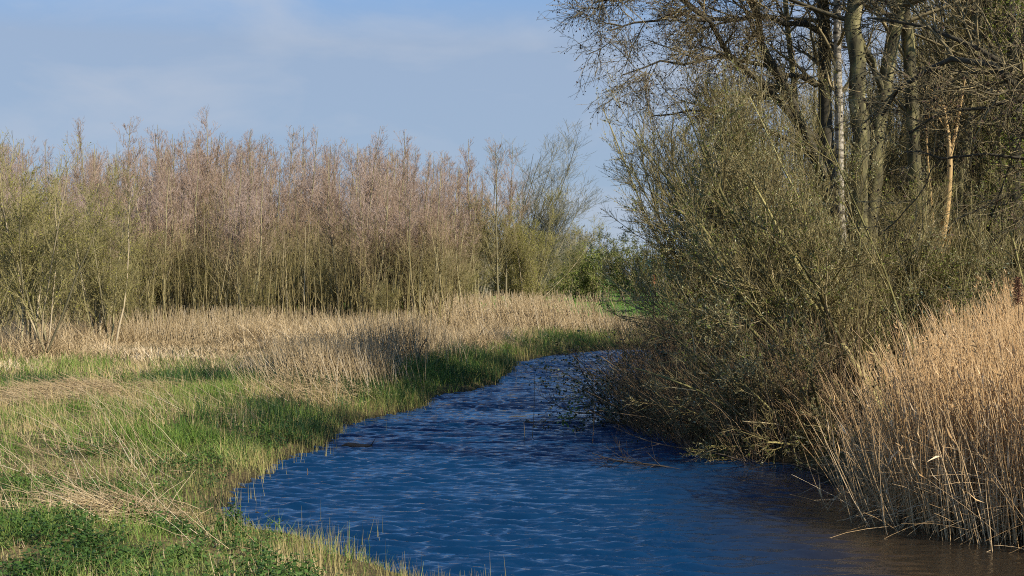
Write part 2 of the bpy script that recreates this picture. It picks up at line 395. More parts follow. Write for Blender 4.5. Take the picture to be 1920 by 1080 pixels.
M_BARK = material("mossy bark", [(0.0, (0.035, 0.03, 0.018)), (0.4, (0.10, 0.088, 0.045)), (0.7, (0.20, 0.18, 0.075)), (1.0, (0.33, 0.28, 0.15))], 0.9, noise=(6, 2.3, (1, 1, .35)), bump=1.0)
M_DARKBARK = material("dark alder bark", [(0.0, (0.03, 0.026, 0.02)), (0.6, (0.085, 0.075, 0.05)), (1.0, (0.17, 0.15, 0.09))], 0.9, noise=(6, 1.0, (1, 1, .4)), bump=0.6)
M_DARKTWIG = material("dark alder twigs", [(0.0, (0.07, 0.06, 0.035)), (0.6, (0.19, 0.155, 0.08)), (1.0, (0.36, 0.29, 0.15))], 0.85)
M_CONE = material("alder cones", [(0.0, (0.03, 0.022, 0.016)), (1.0, (0.10, 0.06, 0.04))], 0.9)
M_WILLOWSTEM = material("willow stems", [(0.0, (0.08, 0.07, 0.03)), (0.5, (0.22, 0.20, 0.07)), (1.0, (0.40, 0.35, 0.14))], 0.8, noise=(3, 0.9, (1, 1, 1)), bump=0.3)
M_WILLOWTWIG = material("willow twigs", [(0.0, (0.09, 0.07, 0.032)), (0.5, (0.20, 0.165, 0.065)), (0.85, (0.32, 0.265, 0.11)), (1.0, (0.46, 0.38, 0.22))], 0.75)
M_CATKIN = material("grey green catkins", [(0.0, (0.18, 0.19, 0.08)), (0.5, (0.30, 0.30, 0.15)), (0.8, (0.40, 0.39, 0.21)), (1.0, (0.52, 0.50, 0.34))], 0.8, trans=0.1)
M_YOUNG = material("young green leaves", [(0.0, (0.10, 0.13, 0.022)), (0.6, (0.20, 0.24, 0.04)), (1.0, (0.32, 0.34, 0.07))], 0.6, trans=0.25)
M_BRAMBLE = material("dark bramble leaves", [(0.0, (0.02, 0.035, 0.012)), (0.7, (0.05, 0.075, 0.03)), (1.0, (0.14, 0.16, 0.09))], 0.45, spec=0.5)
M_BARE = material("barkless pale wood", [(0.0, (0.30, 0.18, 0.06)), (0.5, (0.50, 0.33, 0.13)), (1.0, (0.66, 0.48, 0.24))], 0.7, noise=(9, 0.9, (1, 1, .15)), bump=0.4)
M_WOODDARK = material("wet dark wood", [(0.0, (0.02, 0.017, 0.013)), (1.0, (0.07, 0.055, 0.04))], 0.5, noise=(9, 0.6, (1, 1, 1)))

def birch_material():
    m = bpy.data.materials.new("birch bark"); m.use_nodes = True
    n = m.node_tree.nodes; l = m.node_tree.links; b = n['Principled BSDF']; b.inputs['Roughness'].default_value = 0.7
    t = n.new("ShaderNodeTexCoord"); mpp = n.new("ShaderNodeMapping"); mpp.inputs['Scale'].default_value = (2.5, 2.5, 9)
    z = n.new("ShaderNodeTexNoise"); z.inputs['Scale'].default_value = 1.6; z.inputs['Detail'].default_value = 6; z.inputs['Roughness'].default_value = 0.65
    l.new(t.outputs['Object'], mpp.inputs[0]); l.new(mpp.outputs[0], z.inputs[0])
    r = n.new("ShaderNodeValToRGB"); r.color_ramp.elements.new(0.5)
    for e, (p, c) in zip(r.color_ramp.elements, [(0.40, (0.035, 0.028, 0.018)), (0.50, (0.30, 0.26, 0.18)), (0.62, (0.46, 0.41, 0.32))]): e.position = p; e.color = (*c, 1)
    l.new(z.outputs[0], r.inputs[0]); l.new(r.outputs[0], b.inputs['Base Color'])
    return m
M_BIRCH = birch_material()

# ------------------------------------------------------------------ left bank: grasses, herbs, reeds
def scatter(n, x0, x1, y0, y1, fn):
    """n candidates, kept with probability fn(x, y, d)"""
    x = rng.uniform(x0, x1, n); y = rng.uniform(y0, y1, n)
    inview = (np.abs(x) < 0.385 * y + 0.5)
    x = x[inview]; y = y[inview]
    d = sdist(x, y); p = fn(x, y, d); k = rng.random(len(x)) < p
    x, y, d = x[k], y[k], d[k]
    return np.stack([x, y, ground_z(x, y, d) - 0.02], 1), d

def proj(B):
    return 960 + B[:, 0] / B[:, 1] * F, HY + (H - 0.4) / B[:, 1] * F

def leftof(x, y):      # left bank, not the right one
    return x < np.interp(y, [0, 12, 40, 46, 52, 60, 90], [2, 1.5, 2.5, 5, 9, 40, 90])

def blob(u, v, cx, cy, rx, ry):
    return np.clip(1.35 - np.sqrt(((u - cx) / rx) ** 2 + ((v - cy) / ry) ** 2), 0, 1) ** 0.5

# how dry a place is (0 green, 1 straw); written in ground positions
def world_blob(x, y, px, py, rx, ry):
    Y0 = gy(py); X0 = xw(px, Y0); RX = rx / F * Y0; RY = abs(gy(py - ry) - gy(py + ry)) / 2
    return np.clip(1.4 - np.sqrt(((x - X0) / RX) ** 2 + ((y - Y0) / RY) ** 2), 0, 1)

def edge_dry(x):      # where, going away, the tall dry belt begins
    return np.interp(x, [-20, -10, -6, -4.6, -4.0, -3.0, -2.2, -1.4, 0.2, 3, 6], [35, 34, 33, 30.5, 28.6, 29.0, 35, 37.5, 50, 54, 60])

def dryness(x, y):
    v = 0.52 + 1.6 * (fbm(x * .7, y * 0.6, 0.9, 31, 4) - 0.5)
    for (px, py, rx, ry, a) in [(230, 940, 130, 28, 1.0), (130, 735, 120, 20, 1.2), (600, 720, 120, 24, 0.9), (180, 790, 90, 40, .35), (500, 760, 140, 20, .3),
                                (280, 730, 60, 10, .6), (330, 860, 120, 20, .35), (500, 900, 80, 22, .3), (60, 1035, 50, 12, .9),
                                (420, 720, 250, 16, -.6), (60, 715, 90, 10, -.7), (260, 850, 150, 30, -.3), (520, 800, 130, 36, -.7), (850, 700, 160, 30, -.9), (700, 760, 150, 18, -.5),
                                (250, 1000, 260, 50, -.8), (50, 840, 80, 50, -.3)]:
        v = v + a * world_blob(x, y, px, py, rx, ry)
    return v

def shore_band(d): return np.exp(-((d - 0.25) / 0.45) ** 2)

# short green grass
g = MB()
for (n, y0, y1, hh, ww) in [(170000, 8.5, 19, .13, .006), (190000, 19, 30, .16, .009), (190000, 30, 62, .22, .015)]:
    B, d = scatter(n, -24, 8, y0, y1, lambda x, y, d: leftof(x, y) * (d > 0.02) * np.clip(1.02 - 0.85 * dryness(x, y), 0.08, 1) * (1 - 0.6 * shore_band(d)) * (y < edge_dry(x) + 3))
    m = len(B); hs = hh * (0.5 + 1.0 * rng.random(m)) * (0.35 + 1.6 * sstep(fbm(B[:, 0], B[:, 1], 0.55, 41, 3), .35, .7))
    tint = np.clip(0.15 + 0.75 * fbm(B[:, 0], B[:, 1], 1.1, 43) + rng.normal(size=m) * .15, 0, 1)
    g.blades(B, hs, rng.normal(size=(m, 2)) * .3, rng.normal(size=(m, 2)) * .35 - np.array([.1, 0]), ww * (0.7 + .6 * rng.random(m)), 2, tint)
tag(g.build("grass", M_GRASS), "short fresh green grass covering the left bank", kind='stuff')

# dry stubble, standing thick along the waterline
g = MB()
for (n, y0, y1, hh, ww) in [(150000, 8.5, 19, .15, .006), (110000, 19, 30, .18, .009), (110000, 30, 62, .24, .015)]:
    B, d = scatter(n, -24, 8, y0, y1, lambda x, y, d: leftof(x, y) * (d > -0.10) * np.clip((0.2 + 1.3 * (fbm(x, y, .3, 44, 2) > .5)) * np.maximum(dryness(x, y), 0) ** 1.1 + 1.0 * shore_band(d) + 0.9 * np.exp(-((d - .4) / .8) ** 2) * (y < 15.3), 0.08, 1) * (y < edge_dry(x) + 2))
    m = len(B); hs = hh * (0.45 + 1.0 * rng.random(m)) * (.6 + 1.1 * sstep(fbm(B[:, 0], B[:, 1], 0.6, 42, 3), .4, .7))
    tint = np.clip(rng.random(m) * .6 + 0.5 * sstep(d, 0.4, 1.3) - .15 * (B[:, 1] > 20), 0, 1)
    g.blades(B, hs, rng.normal(size=(m, 2)) * .14 - np.array([.06, 0]), rng.normal(size=(m, 2)) * .1, ww * (0.6 + .7 * rng.random(m)), 1, tint)
# sparse shoots standing in the shallow water
B, d = scatter(60000, -6, 5, 12, 52, lambda x, y, d: leftof(x, y) * (d < 0.0) * (d > -1.0) * np.exp(d * 5.0) * (0.10 + .5 * (fbm(x, y, 1.2, 77) > .56)))
B[:, 2] = -0.05; m = len(B)
g.blades(B, 0.16 + .22 * rng.random(m), rng.normal(size=(m, 2)) * .08, rng.normal(size=(m, 2)) * .06, 0.0075, 1, rng.random(m) * .45)
tag(g.build("stubble", M_STUBBLE), "short straw coloured stubble along the left waterline", kind='stuff')

# sedge tufts, the shadow on the bank partly put into their dark green
g = MB()
def sedge_p(x, y, d):
    v = 0
    for (px, py, rx, ry, a) in [(800, 700, 160, 36, .8), (880, 672, 110, 22, .9), (930, 690, 40, 26, 1.2), (520, 775, 130, 32, .5), (1080, 640, 90, 10, .8), (430, 715, 220, 14, .7), (40, 718, 80, 9, .8), (1140, 648, 50, 8, .6), (440, 900, 40, 30, .3)]:
        v = v + a * world_blob(x, y, px, py, rx, ry)
    return leftof(x, y) * (d > 0.0) * np.clip(v * (0.25 + 1.2 * (fbm(x, y, .8, 61) > .5)), 0, 1)
B, d = scatter(260000, -14, 8, 14, 60, sedge_p)
m = len(B)
g.blades(B, (.22 + .34 * rng.random(m)) * (0.5 + .8 * fbm(B[:, 0], B[:, 1], 1.0, 63)), rng.normal(size=(m, 2)) * .18, rng.normal(size=(m, 2)) * .25, .013, 2, np.clip(rng.random(m) * .9, 0, 1))
tag(g.build("sedge_grass", M_SEDGE), "dark green sedge tufts near the left waterline", kind='stuff')

# nettles and other leafy ground cover
g = MB()
def nettle_p(x, y, d):
    v = 1.3 * sstep(16.4 - y, 0, 1.2) * sstep(d, .7, 1.5) + .5 * world_blob(x, y, 260, 870, 260, 60) * .35
    for (px, py, rx, ry, a) in [(250, 1000, 260, 60, .8), (520, 1060, 140, 20, .8), (440, 930, 20, 22, 1.2), (540, 790, 160, 26, .6), (300, 835, 120, 20, .5), (440, 870, 60, 30, .3), (640, 770, 60, 14, .4)]:
        v = v + a * world_blob(x, y, px, py, rx, ry)
    return leftof(x, y) * (d > 0.25) * np.clip(v, 0, 1) * (fbm(x, y, .45, 65, 2) > .50)
B, d = scatter(75000, -9, 2, 9.5, 30, nettle_p)
m = len(B); top = B.copy(); hgt = (.06 + .20 * rng.random(m)) * (0.4 + 1.0 * fbm(B[:, 0], B[:, 1], .5, 67)); 
g.blades(B, hgt, rng.normal(size=(m, 2)) * .15, rng.normal(size=(m, 2)) * .1, .005, 1, .3)
K = 6
C = np.repeat(B, K, 0); C[:, 2] += np.repeat(hgt, K) * rng.uniform(.3, 1.0, m * K) ; C[:, :2] += rng.normal(size=(m * K, 2)) * .022
g.leaves(C, .034 + .026 * rng.random(m * K), .5, np.clip(np.repeat(fbm(B[:, 0], B[:, 1], .7, 69), K) * .9 + rng.normal(size=m * K) * .15, 0, 1), flatness=.6)
tag(g.build("nettles", M_NETTLE), "low leafy nettles spread over the nearest left bank", kind='stuff')

# flattened and leaning dry stalks
g = MB()
def stalk_p(x, y, d):
    v = 0.035
    for (px, py, rx, ry, a) in [(160, 880, 180, 50, .9), (60, 880, 120, 60, .7), (250, 955, 160, 22, .8), (380, 1020, 140, 40, .35), (200, 800, 110, 30, .6), (450, 1000, 90, 40, .5), (560, 735, 110, 14, .9), (320, 760, 150, 20, .5), (500, 1050, 100, 24, .3)]:
        v = v + a * world_blob(x, y, px, py, rx, ry)
    return leftof(x, y) * (d > 0.7) * np.clip(v, 0, 1)
B, d = scatter(6800, -14, 2, 12.2, 33, stalk_p)
m = len(B); L = .35 + .75 * rng.random(m) ** 1.5
ang = rng.normal(size=m) * .5 + pi; tilt = np.clip(rng.normal(size=m) * .3 + .85, .2, 1.45)
D = np.stack([np.cos(ang) * np.sin(tilt), np.sin(ang) * np.sin(tilt) * .8, np.cos(tilt)], 1)
P, R = grow(B, D, L, .0035 + .002 * rng.random(m), 5, up=-.25, wob=.06, rt=.0012)
P[:, :, 2] = np.maximum(P[:, :, 2], ground_z(P[:, :, 0], P[:, :, 1]) + .03)
g.tubes(P, R, 3, rng.random(m))
# small heaps of flattened straw
for (px, py, rx, ry, n) in [(130, 738, 110, 14, 5200), (290, 728, 40, 6, 900), (610, 722, 90, 12, 2200), (230, 945, 110, 16, 1500), (780, 642, 60, 10, 1200), (960, 622, 90, 8, 1500)]:
    Y0 = gy(py); X0 = xw(px, Y0); RX = rx / F * Y0; RY = abs(gy(py - ry) - gy(py + ry)) / 2
    q = rng.normal(size=(n, 2)) * .5; x = X0 + q[:, 0] * RX; y = Y0 + q[:, 1] * RY
    kk = fbm(x, y, .7, 88) + rng.normal(size=n) * .05 > .47; x, y, q = x[kk], y[kk], q[kk]; n = len(x)
    z = ground_z(x, y) + .02 + .30 * fbm(x, y, .9, 87) * rng.random(n)
    a = rng.normal(size=n) * .8 + pi
    P, R = grow(np.stack([x, y, z], 1), np.stack([np.cos(a), np.sin(a), rng.normal(size=n) * .35 + .15], 1), .2 + .5 * rng.random(n), .0045, 4, up=-.3, wob=.06, rt=.002)
    P[:, :, 2] = np.maximum(P[:, :, 2], ground_z(P[:, :, 0], P[:, :, 1]) + .02)
    g.tubes(P, R, 3, np.clip(rng.random(n) * .8, 0, 1))
tag(g.build("dry_stalks", M_STRAW), "leaning and flattened pale dry stalks on the left bank", kind='stuff')

# belt of tall dry grass and reed in front of the young alders
g = MB()
def belt_p(x, y, d):
    e = edge_dry(x) + 1.6 * (fbm(x, y, 1.6, 55) - .5)
    return leftof(x, y) * (d > 0.9) * sstep(y - e, -1.0, 1.2) * (0.25 + 1.1 * fbm(x, y, 2.2, 57)) * (1 - .8 * sstep(y, 70, 75))
B, d = scatter(330000, -29, 9, 26, 76, belt_p)
m = len(B); e = edge_dry(B[:, 0])
hs = (1 - .45 * sstep(B[:, 0], 1.5, 3.5)) * (.3 + 1.3 * sstep(fbm(B[:, 0], B[:, 1], 2.8, 97, 3), .38, .66)) * (0.18 + .36 * sstep(B[:, 1] - e, -1, 6) - .16 * sstep(B[:, 1], 46, 58)) * (0.45 + .9 * rng.random(m)) * (0.55 + 1.0 * fbm(B[:, 0], B[:, 1], 2.0, 59))
tint = np.clip(fbm(B[:, 0], B[:, 1], 2.5, 52) * 1.1 - .1 + rng.normal(size=m) * .2, 0, 1)
g.blades(B, hs, rng.normal(size=(m, 2)) * .45 - np.array([.15, 0]), rng.normal(size=(m, 2)) * .45, .016 + .010 * rng.random(m), 2, tint)
tag(g.build("dry_grass", M_STRAW), "belt of tall bleached dry grass in front of the young alders", kind='stuff')

def reed_stand(name, label, cx, cy, rx, ry, n, h, lean=(-.1, 0), mat=M_REED, r=.0055, spread=.18, plume=.0):
    g = MB(); q = rng.normal(size=(n, 2)) * .5; x = cx + q[:, 0] * rx; y = cy + q[:, 1] * ry
    d = sdist(x, y); k = d > -.35; x, y, d = x[k], y[k], d[k]; n = len(x)
    B = np.stack([x, y, np.maximum(ground_z(x, y, d), -.25)], 1)
    D = np.concatenate([rng.normal(size=(n, 2)) * spread + np.array(lean), np.ones((n, 1))], 1)
    P, R = grow(B, D, h * (.5 + .65 * rng.random(n)), r, 5, up=-.1, wob=.05, rt=r * .4)
    g.tubes(P, R, 3, np.clip(rng.random(n) * .9 + .05, 0, 1))
    return tag(g.build(name, mat), label, kind='stuff')
reed_stand("reeds", "dense leaning dry reed stand where the dry belt juts towards the river", xw(615, 30.5), 31.0, 1.3, 2.0, 1700, .95, (-.22, 0), M_STRAW, .0075)
reed_stand("reeds", "upright greyish dry reed stand behind the dark stake on the left bank", xw(745, 38), 38.5, 1.3, 2.6, 1300, 1.25, (-.08, 0), M_STRAW, .009)
reed_stand("reeds", "tan reed stand beside the far bend of the river", xw(985, 58), 58.5, 3.8, 3.2, 2400, 1.5, (-.2, 0), M_STRAW, .012)
reed_stand("reeds", "low tan reed strip in front of the mown green field", xw(1110, 56), 56.5, 5.0, 2.2, 2200, .72, (-.15, 0), M_STRAW, .012)
reed_stand("reeds", "pinkish tall dry stalks in front of the middle of the alder thicket", xw(400, 50), 51, 4.5, 4.0, 1500, 1.1, (-.08, 0), M_STRAW, .010)

# ------------------------------------------------------------------ trees
def make_alder(name, seed, hgt=10.0, kmain=1, twig=(26, 9, 5), trunk_r=.068):
    global rng
    keep = rng; rng = np.random.default_rng(seed)
    root = empty(name)
    base = rng.normal(size=(kmain, 3)) * .5 * np.array([1, 1, 0]); base[:, 2] = -.1
    tp, tr = grow(base, rng.normal(size=(kmain, 3)) * .05 + np.array([0, 0, 1.]), hgt * (1 - .22 * rng.random(kmain) * (kmain > 1)), trunk_r, 12, up=.6, wob=.035, rt=.008)
    b1, r1 = spawn(tp, tr, twig[0], .20, .93, 34, hgt * .29, 6, up=1.0, wob=.07, rr=.45, rmax=.015, rt=.005, shrink=.72)
    b2, r2 = spawn(b1, r1, twig[1], .15, 1, 38, .48, 4, up=.5, wob=.12, rr=.7, rmax=.0075, rt=.004, rel=True)
    b3, r3 = spawn(b2, r2, twig[2], .2, 1, 40, .42, 3, up=.3, wob=.15, rr=.8, rmax=.0052, rt=.0035, rel=True)
    g = MB(); g.tubes(tp, tr, 5, .5); 
    lo = b1[:, 0, 2] < hgt * .45
    g.build("trunk", M_ALDERTRUNK, root)
    g = MB()
    def tz(P): return np.clip(.08 + .75 * sstep(P[:, 0, 2] / hgt, .35, .75) + rng.normal(size=len(P)) * .1, 0, 1)
    g.tubes(b1, r1, 3, tz(b1) * .8); g.tubes(b2, r2, 3, tz(b2)); g.tubes(b3, r3, 3, tz(b3))
    c, dd = along(b3, 1, .4, 1)
    pick = rng.random(len(c)) < .30 * (1 - sstep(c[:, 2] / hgt, .62, .9))
    g.leaves(c[pick] + rng.normal(size=(pick.sum(), 3)) * .02, .035 + .03 * rng.random(pick.sum()), .5, np.clip(tz(c[pick][:, None]) + .1, 0, 1), D=norm(rng.normal(size=(pick.sum(), 3)) + np.array([0, 0, -.6])))
    g.build("crown", M_ALDERTWIG, root)
    rng = keep
    return root

def make_willow(name, seed, hgt=7.0, stems=14, spread=.35, n=(14, 8, 4), twigmat=M_OLIVETWIG, leafmat=M_BUDS, leafn=3, leafsize=.05, stemmat=M_ALDERTRUNK, up=.7, pull=None, stem_r=.045, lean=(0, 0), leaf_aspect=.45, twr=.006):
    global rng
    keep = rng; rng = np.random.default_rng(seed)
    root = empty(name)
    base = rng.normal(size=(stems, 3)) * .3 * np.array([1, 1, 0]); base[:, 2] = -.1
    D = np.concatenate([rng.normal(size=(stems, 2)) * spread + np.array(lean), np.ones((stems, 1))], 1)
    tp, tr = grow(base, D, hgt * (.6 + .45 * rng.random(stems)), stem_r * (.5 + .7 * rng.random(stems)), 9, up=up, wob=.06, rt=.008, pull=pull)
    b1, r1 = spawn(tp, tr, n[0], .12, .97, 30, hgt * .26, 6, up=.9, wob=.09, rr=.55, rmax=.018, rt=.006, shrink=.5, pull=pull)
    b2, r2 = spawn(b1, r1, n[1], .15, 1, 34, hgt * .11, 4, up=.35, wob=.12, rr=.7, rmax=.009, rt=.004)
    b3, r3 = spawn(b2, r2, n[2], .2, 1, 36, hgt * .05, 3, up=.2, wob=.15, rr=.8, rmax=twr, rt=.0035)
    g = MB(); g.tubes(tp, tr, 5); g.build("trunk", stemmat, root)
    g = MB(); g.tubes(b1, r1, 3); g.tubes(b2, r2, 3); g.tubes(b3, r3, 3)
    g.build("crown", twigmat, root)
    if leafn:
        g = MB(); c, dd = along(b3, leafn, .1, 1); c2, d2 = along(b2, leafn, .3, 1)
        c = np.concatenate([c, c2]); dd = np.concatenate([dd, d2])
        k = fbm(c[:, 0], c[:, 2] + c[:, 1], 1.1, seed) + rng.normal(size=len(c)) * .2 > .52
        c = c[k]; dd = dd[k]
        g.leaves(c, leafsize * (.6 + .8 * rng.random(len(c))), leaf_aspect, D=norm(dd + rng.normal(size=c.shape) * .7))
        g.build("foliage", leafmat, root)
    rng = keep
    return root

GA = "young bare alders of the thicket across the meadow"
al = [make_alder("alder_tree", 100 + k, 10.0, 1, (44, 8, 5)) for k in range(4)] + [make_alder("alder_tree", 120 + k, 10.0, 3, (24, 8, 5)) for k in range(3)]
used = [False] * len(al)
def place_alder(k, x, y, h, rz, label):
    z = float(ground_z(np.array([x]), np.array([y]))[0]); s = h / 10.0
    sc3 = (max(s, .85) * 1.15, max(s, .85) * 1.15, s)
    if not used[k]:
        used[k] = True; o = al[k]; o.location = (x, y, z); o.rotation_euler = (0, 0, rz); o.scale = sc3
    else:
        o = copy_thing(al[k], (x, y, z), rz, sc3, label, GA)
    tag(o, label, "tree", GA)

crest = [(-20, 215, "alder standing out at the very left end of the thicket skyline"),
         (140, 222, "greyish bare alder just right of the tall yellow green willow"),
         (195, 268, "lower bare alder in the dip left of the broad pale crest"),
         (265, 208, "broad pale alder whose feathery top rises beside the first dip of the skyline"),
         (315, 228, "narrow alder between the broad pale alder and the tallest one"),
         (400, 203, "tallest bare alder of the thicket with a dense pointed crown"),
         (458, 232, "alder with rusty twigs immediately right of the tallest alder"),
         (518, 230, "thin forked alder top standing alone against the sky"),
         (583, 236, "reddish alder left of the paired tops in mid thicket"),
         (614, 240, "slightly shorter alder of the paired tops in mid thicket"),
         (680, 232, "tall bare alder with a spiky top two thirds along the thicket"),
         (706, 246, "spindly alder leaning on the tall spiky one"),
         (762, 262, "dark stemmed alder before the skyline starts to fall"),
         (815, 285, "low alder where the skyline falls towards the grey willow"),
         (858, 258, "open crowned alder left of the last bare alder"),
         (905, 262, "last bare alder beside the fan shaped grey willow"),
         (946, 268, "thin dark alder half inside the grey willow's crown")]
for i, (px, py, lab) in enumerate(crest):
    Y = 64 + (i * 37 % 9); p = pt(px, py, Y)
    place_alder(i % 4, p[0], Y, p[2] - .35, i * 1.3, lab)
MARKS = [(-20, "at its very left end"), (60, "behind the tall yellow green willow"), (140, "right of the tall willow"), (200, "under the first dip of the skyline"), (265, "around the broad pale alder"),
         (325, "between the broad pale and the tallest alder"), (400, "around the tallest alder"), (460, "just right of the tallest alder"), (520, "below the thin forked top"), (595, "below the paired tops"),
         (680, "around the tall spiky alder"), (750, "where the skyline starts to fall"), (820, "before the open crowned alder"), (900, "next to the fan shaped willow")]
fr = np.random.default_rng(5)
n_fill = 0
while n_fill < 185:
    Y = fr.uniform(57, 86); px = fr.uniform(-60, 905)
    if px > 820 and Y < 62: continue
    py = np.interp(px, [-60, 60, 200, 260, 400, 560, 700, 800, 905], [242, 248, 272, 242, 238, 252, 256, 285, 300]) + abs(fr.normal()) * 27
    if Y < 64: py += 60
    p = pt(px, py, Y)
    near = min(MARKS, key=lambda q_: abs(q_[0] - px))[1]
    lab = ("slender bare alder deep in the thicket, " if Y > 74 else "slender bare alder inside the thicket, " if Y > 65 else "bare alder on the thicket's near edge, ") + near
    place_alder(int(fr.integers(0, 7)), p[0], Y, p[2] - .35, fr.uniform(0, 6.28), lab)
    n_fill += 1

# willows and shrubs mixed into the thicket
GW = "budding willow shrubs of the thicket"
ws = [make_willow("willow_shrub", 200 + k, 6.0, 12, .22, (12, 8, 4), leafn=1, leafsize=.055) for k in range(3)]
us = [False] * 3
def place_w(k, px, Y, top, label, wid=1.0):
    x = xw(px, Y); z = float(ground_z(np.array([x]), np.array([Y]))[0]); h = H + (HY - top) / F * Y - z
    s = h / 6.6
    if not us[k]:
        us[k] = True; o = ws[k]; o.location = (x, Y, z); o.scale = (s * wid, s * wid, s); o.rotation_euler = (0, 0, px)
    else: o = copy_thing(ws[k], (x, Y, z), px * 1.0, (s * wid, s * wid, s), label, GW)
    tag(o, label, "shrub", GW)
place_w(0, 70, 40, 205, "tall yellow green willow near the left end, its stems bare at the foot")
place_w(1, -20, 43, 240, "budding willow cut by the left edge of the view")
place_w(2, 190, 46, 300, "lower budding willow right of the tall yellow green one")
place_w(1, 130, 49, 330, "bushy willow between the tall and the lower budding ones")
for i, (px, Y, top) in enumerate([(300, 60, 420), (370, 62, 450), (250, 58, 380), (455, 60, 440), (520, 61, 460), (590, 63, 450), (640, 60, 470), (700, 62, 455), (760, 64, 470), (820, 66, 460), (60, 60, 350), (150, 62, 380), (10, 56, 380), (870, 68, 450), (420, 66, 400), (340, 70, 410), (560, 72, 420), (680, 74, 420), (480, 57, 500), (720, 57, 500), (220, 53, 470), (100, 52, 420)]):
    place_w(i % 3, px, Y, top, ("olive budding shrub under the alders, " if Y > 58 else "low olive shrub by the dry grass, ") + min(MARKS, key=lambda q_: abs(q_[0] - px))[1], 1.15)

o = make_willow("willow_shrub", 230, 6.6, 22, .42, (15, 9, 5), leafn=2, leafsize=.06, lean=(-.05, 0)); xx = xw(975, 72)
o.location = (xx, 72, .4); o.scale = (.95, .95, .92)
tag(o, "rounded yellow green willow bush at the right end of the thicket", "shrub")
o = make_willow("willow_tree", 231, 9.6, 16, .20, (13, 9, 5), M_GREYTWIG, M_CATKIN, 0, .04, lean=(.10, 0), up=.9, pull=(.18, 0, 0)); o.location = (xw(968, 78), 78, .4); o.scale = (1.45, 1.4, 1.0)
tag(o, "fan shaped grey willow leaning right at the thicket's end", "tree")

g = MB(); n = 2200
x = rng.uniform(-29, -2.5, n); y = rng.uniform(55, 80, n); B = np.stack([x, y, np.full(n, .3)], 1)
P, R = grow(B, np.concatenate([rng.normal(size=(n, 2)) * .10, np.ones((n, 1))], 1), rng.uniform(1.5, 5.5, n), .016 + .014 * rng.random(n), 7, up=.4, wob=.04, rt=.006)
g.tubes(P, R, 3); b, r = spawn(P, R, 7, .2, 1, 35, .22, 4, .5, .12, .6, .008, .004, rel=True); g.tubes(b, r, 3)
tag(g.build("saplings", M_WILLOWTWIG), "thin upright saplings and suckers crowding the floor of the alder thicket", kind='stuff')

# ------------------------------------------------------------------ far side of the field
def make_bushy(name, seed, rx, hgt, n, leaf=.12, mat=M_HEDGE, twig=M_OLIVETWIG):
    global rng
    keep = rng; rng = np.random.default_rng(seed)
    root = empty(name)
    s = 14
    D = np.concatenate([rng.normal(size=(s, 2)) * .5 * rx / hgt * 1.6, np.ones((s, 1))], 1)
    tp, tr = grow(rng.normal(size=(s, 3)) * np.array([.3 * rx, .3, 0]), D, hgt * .95, .05, 7, up=.4, wob=.1, rt=.012)
    b1, r1 = spawn(tp, tr, 16, .12, 1, 50, hgt * .28, 5, up=.3, wob=.15, rr=.6, rmax=.025, rt=.01)
    b2, r2 = spawn(b1, r1, 5, .2, 1, 50, hgt * .12, 3, up=.1, wob=.2, rr=.6, rmax=.012, rt=.008)
    g = MB(); g.tubes(tp, tr, 4); g.build("trunk", M_DARKBARK, root)
    g = MB(); g.tubes(b1, r1, 3); g.tubes(b2, r2, 3); g.build("crown", twig, root)
    g = MB(); c, dd = along(b2, n, 0, 1.0); c = c + rng.normal(size=c.shape) * .12
    t = np.clip(fbm(c[:, 0], c[:, 2], .9, seed) * 1.2 - .15 + rng.normal(size=len(c)) * .15, 0, 1)
    g.leaves(c, leaf * (.6 + .8 * rng.random(len(c))), .7, t); g.build("foliage", mat, root)
    rng = keep
    return root
for i, (px, Y, hgt, rx, lab) in enumerate([
        (1035, 116, 4.0, 2.6, "brownish bush between the yellow willow bush and the field hedge"),
        (1090, 122, 3.6, 2.6, "low bush at the left end of the hedge behind the green field"),
        (1130, 123, 4.3, 2.8, "green and brown bush in the middle of the hedge behind the field"),
        (1178, 124, 4.9, 3.0, "olive rounded bush, highest of the field hedge"),
        (1228, 124, 4.6, 3.0, "olive bush of the field hedge beside the orange marker"),
        (1285, 126, 4.0, 3.0, "field hedge bush seen only through the willow twigs")]):
    o = make_bushy("hedge_bush", 300 + i, rx, hgt, 5); o.location = (xw(px, Y), Y, .35); o.scale = (1, 1, 1 + .75 / hgt)
    tag(o, lab, "bush", "bushes of the hedge behind the green field")
o = make_willow("distant_tree", 320, 7.0, 9, .3, (12, 7, 4), M_GREYTWIG, M_BRAMBLE, 3, .14, twr=.012); o.location = (xw(1135, 140), 140, .8); o.scale = (1, 1, .95)
tag(o, "small grey green tree rising behind the field hedge", "tree")
# distant line of woodland
g = MB()
for (x0, x1, Y0, top, n) in [(-75, -2, 118, 7.2, 5200), (-75, 8, 150, 7.5, 4200), (17, 90, 98, 7.0, 3600), (-2, 9, 170, 4.6, 700)]:
    x = rng.uniform(x0, x1, n); y = Y0 + rng.uniform(0, 14, n); hh = top * (.45 + .5 * fbm(x, y, 7, 81) + .15 * rng.random(n))
    B = np.stack([x, y, np.full(n, .3)], 1)
    P, R = grow(B, np.concatenate([rng.normal(size=(n, 2)) * .15, np.ones((n, 1))], 1), hh, .05, 6, .3, .06, .02)
    g.tubes(P, R, 3)
    b, r = spawn(P, R, 5, .15, 1, 45, 1.6, 3, .4, .15, .6, .03, .015); g.tubes(b, r, 3)
    c, _ = along(b, 3, 0, 1); g.leaves(c + rng.normal(size=c.shape) * .15, .28, .6)
tag(g.build("distant_woods", M_FAR), "distant brownish green line of woodland behind the alders", kind='stuff')

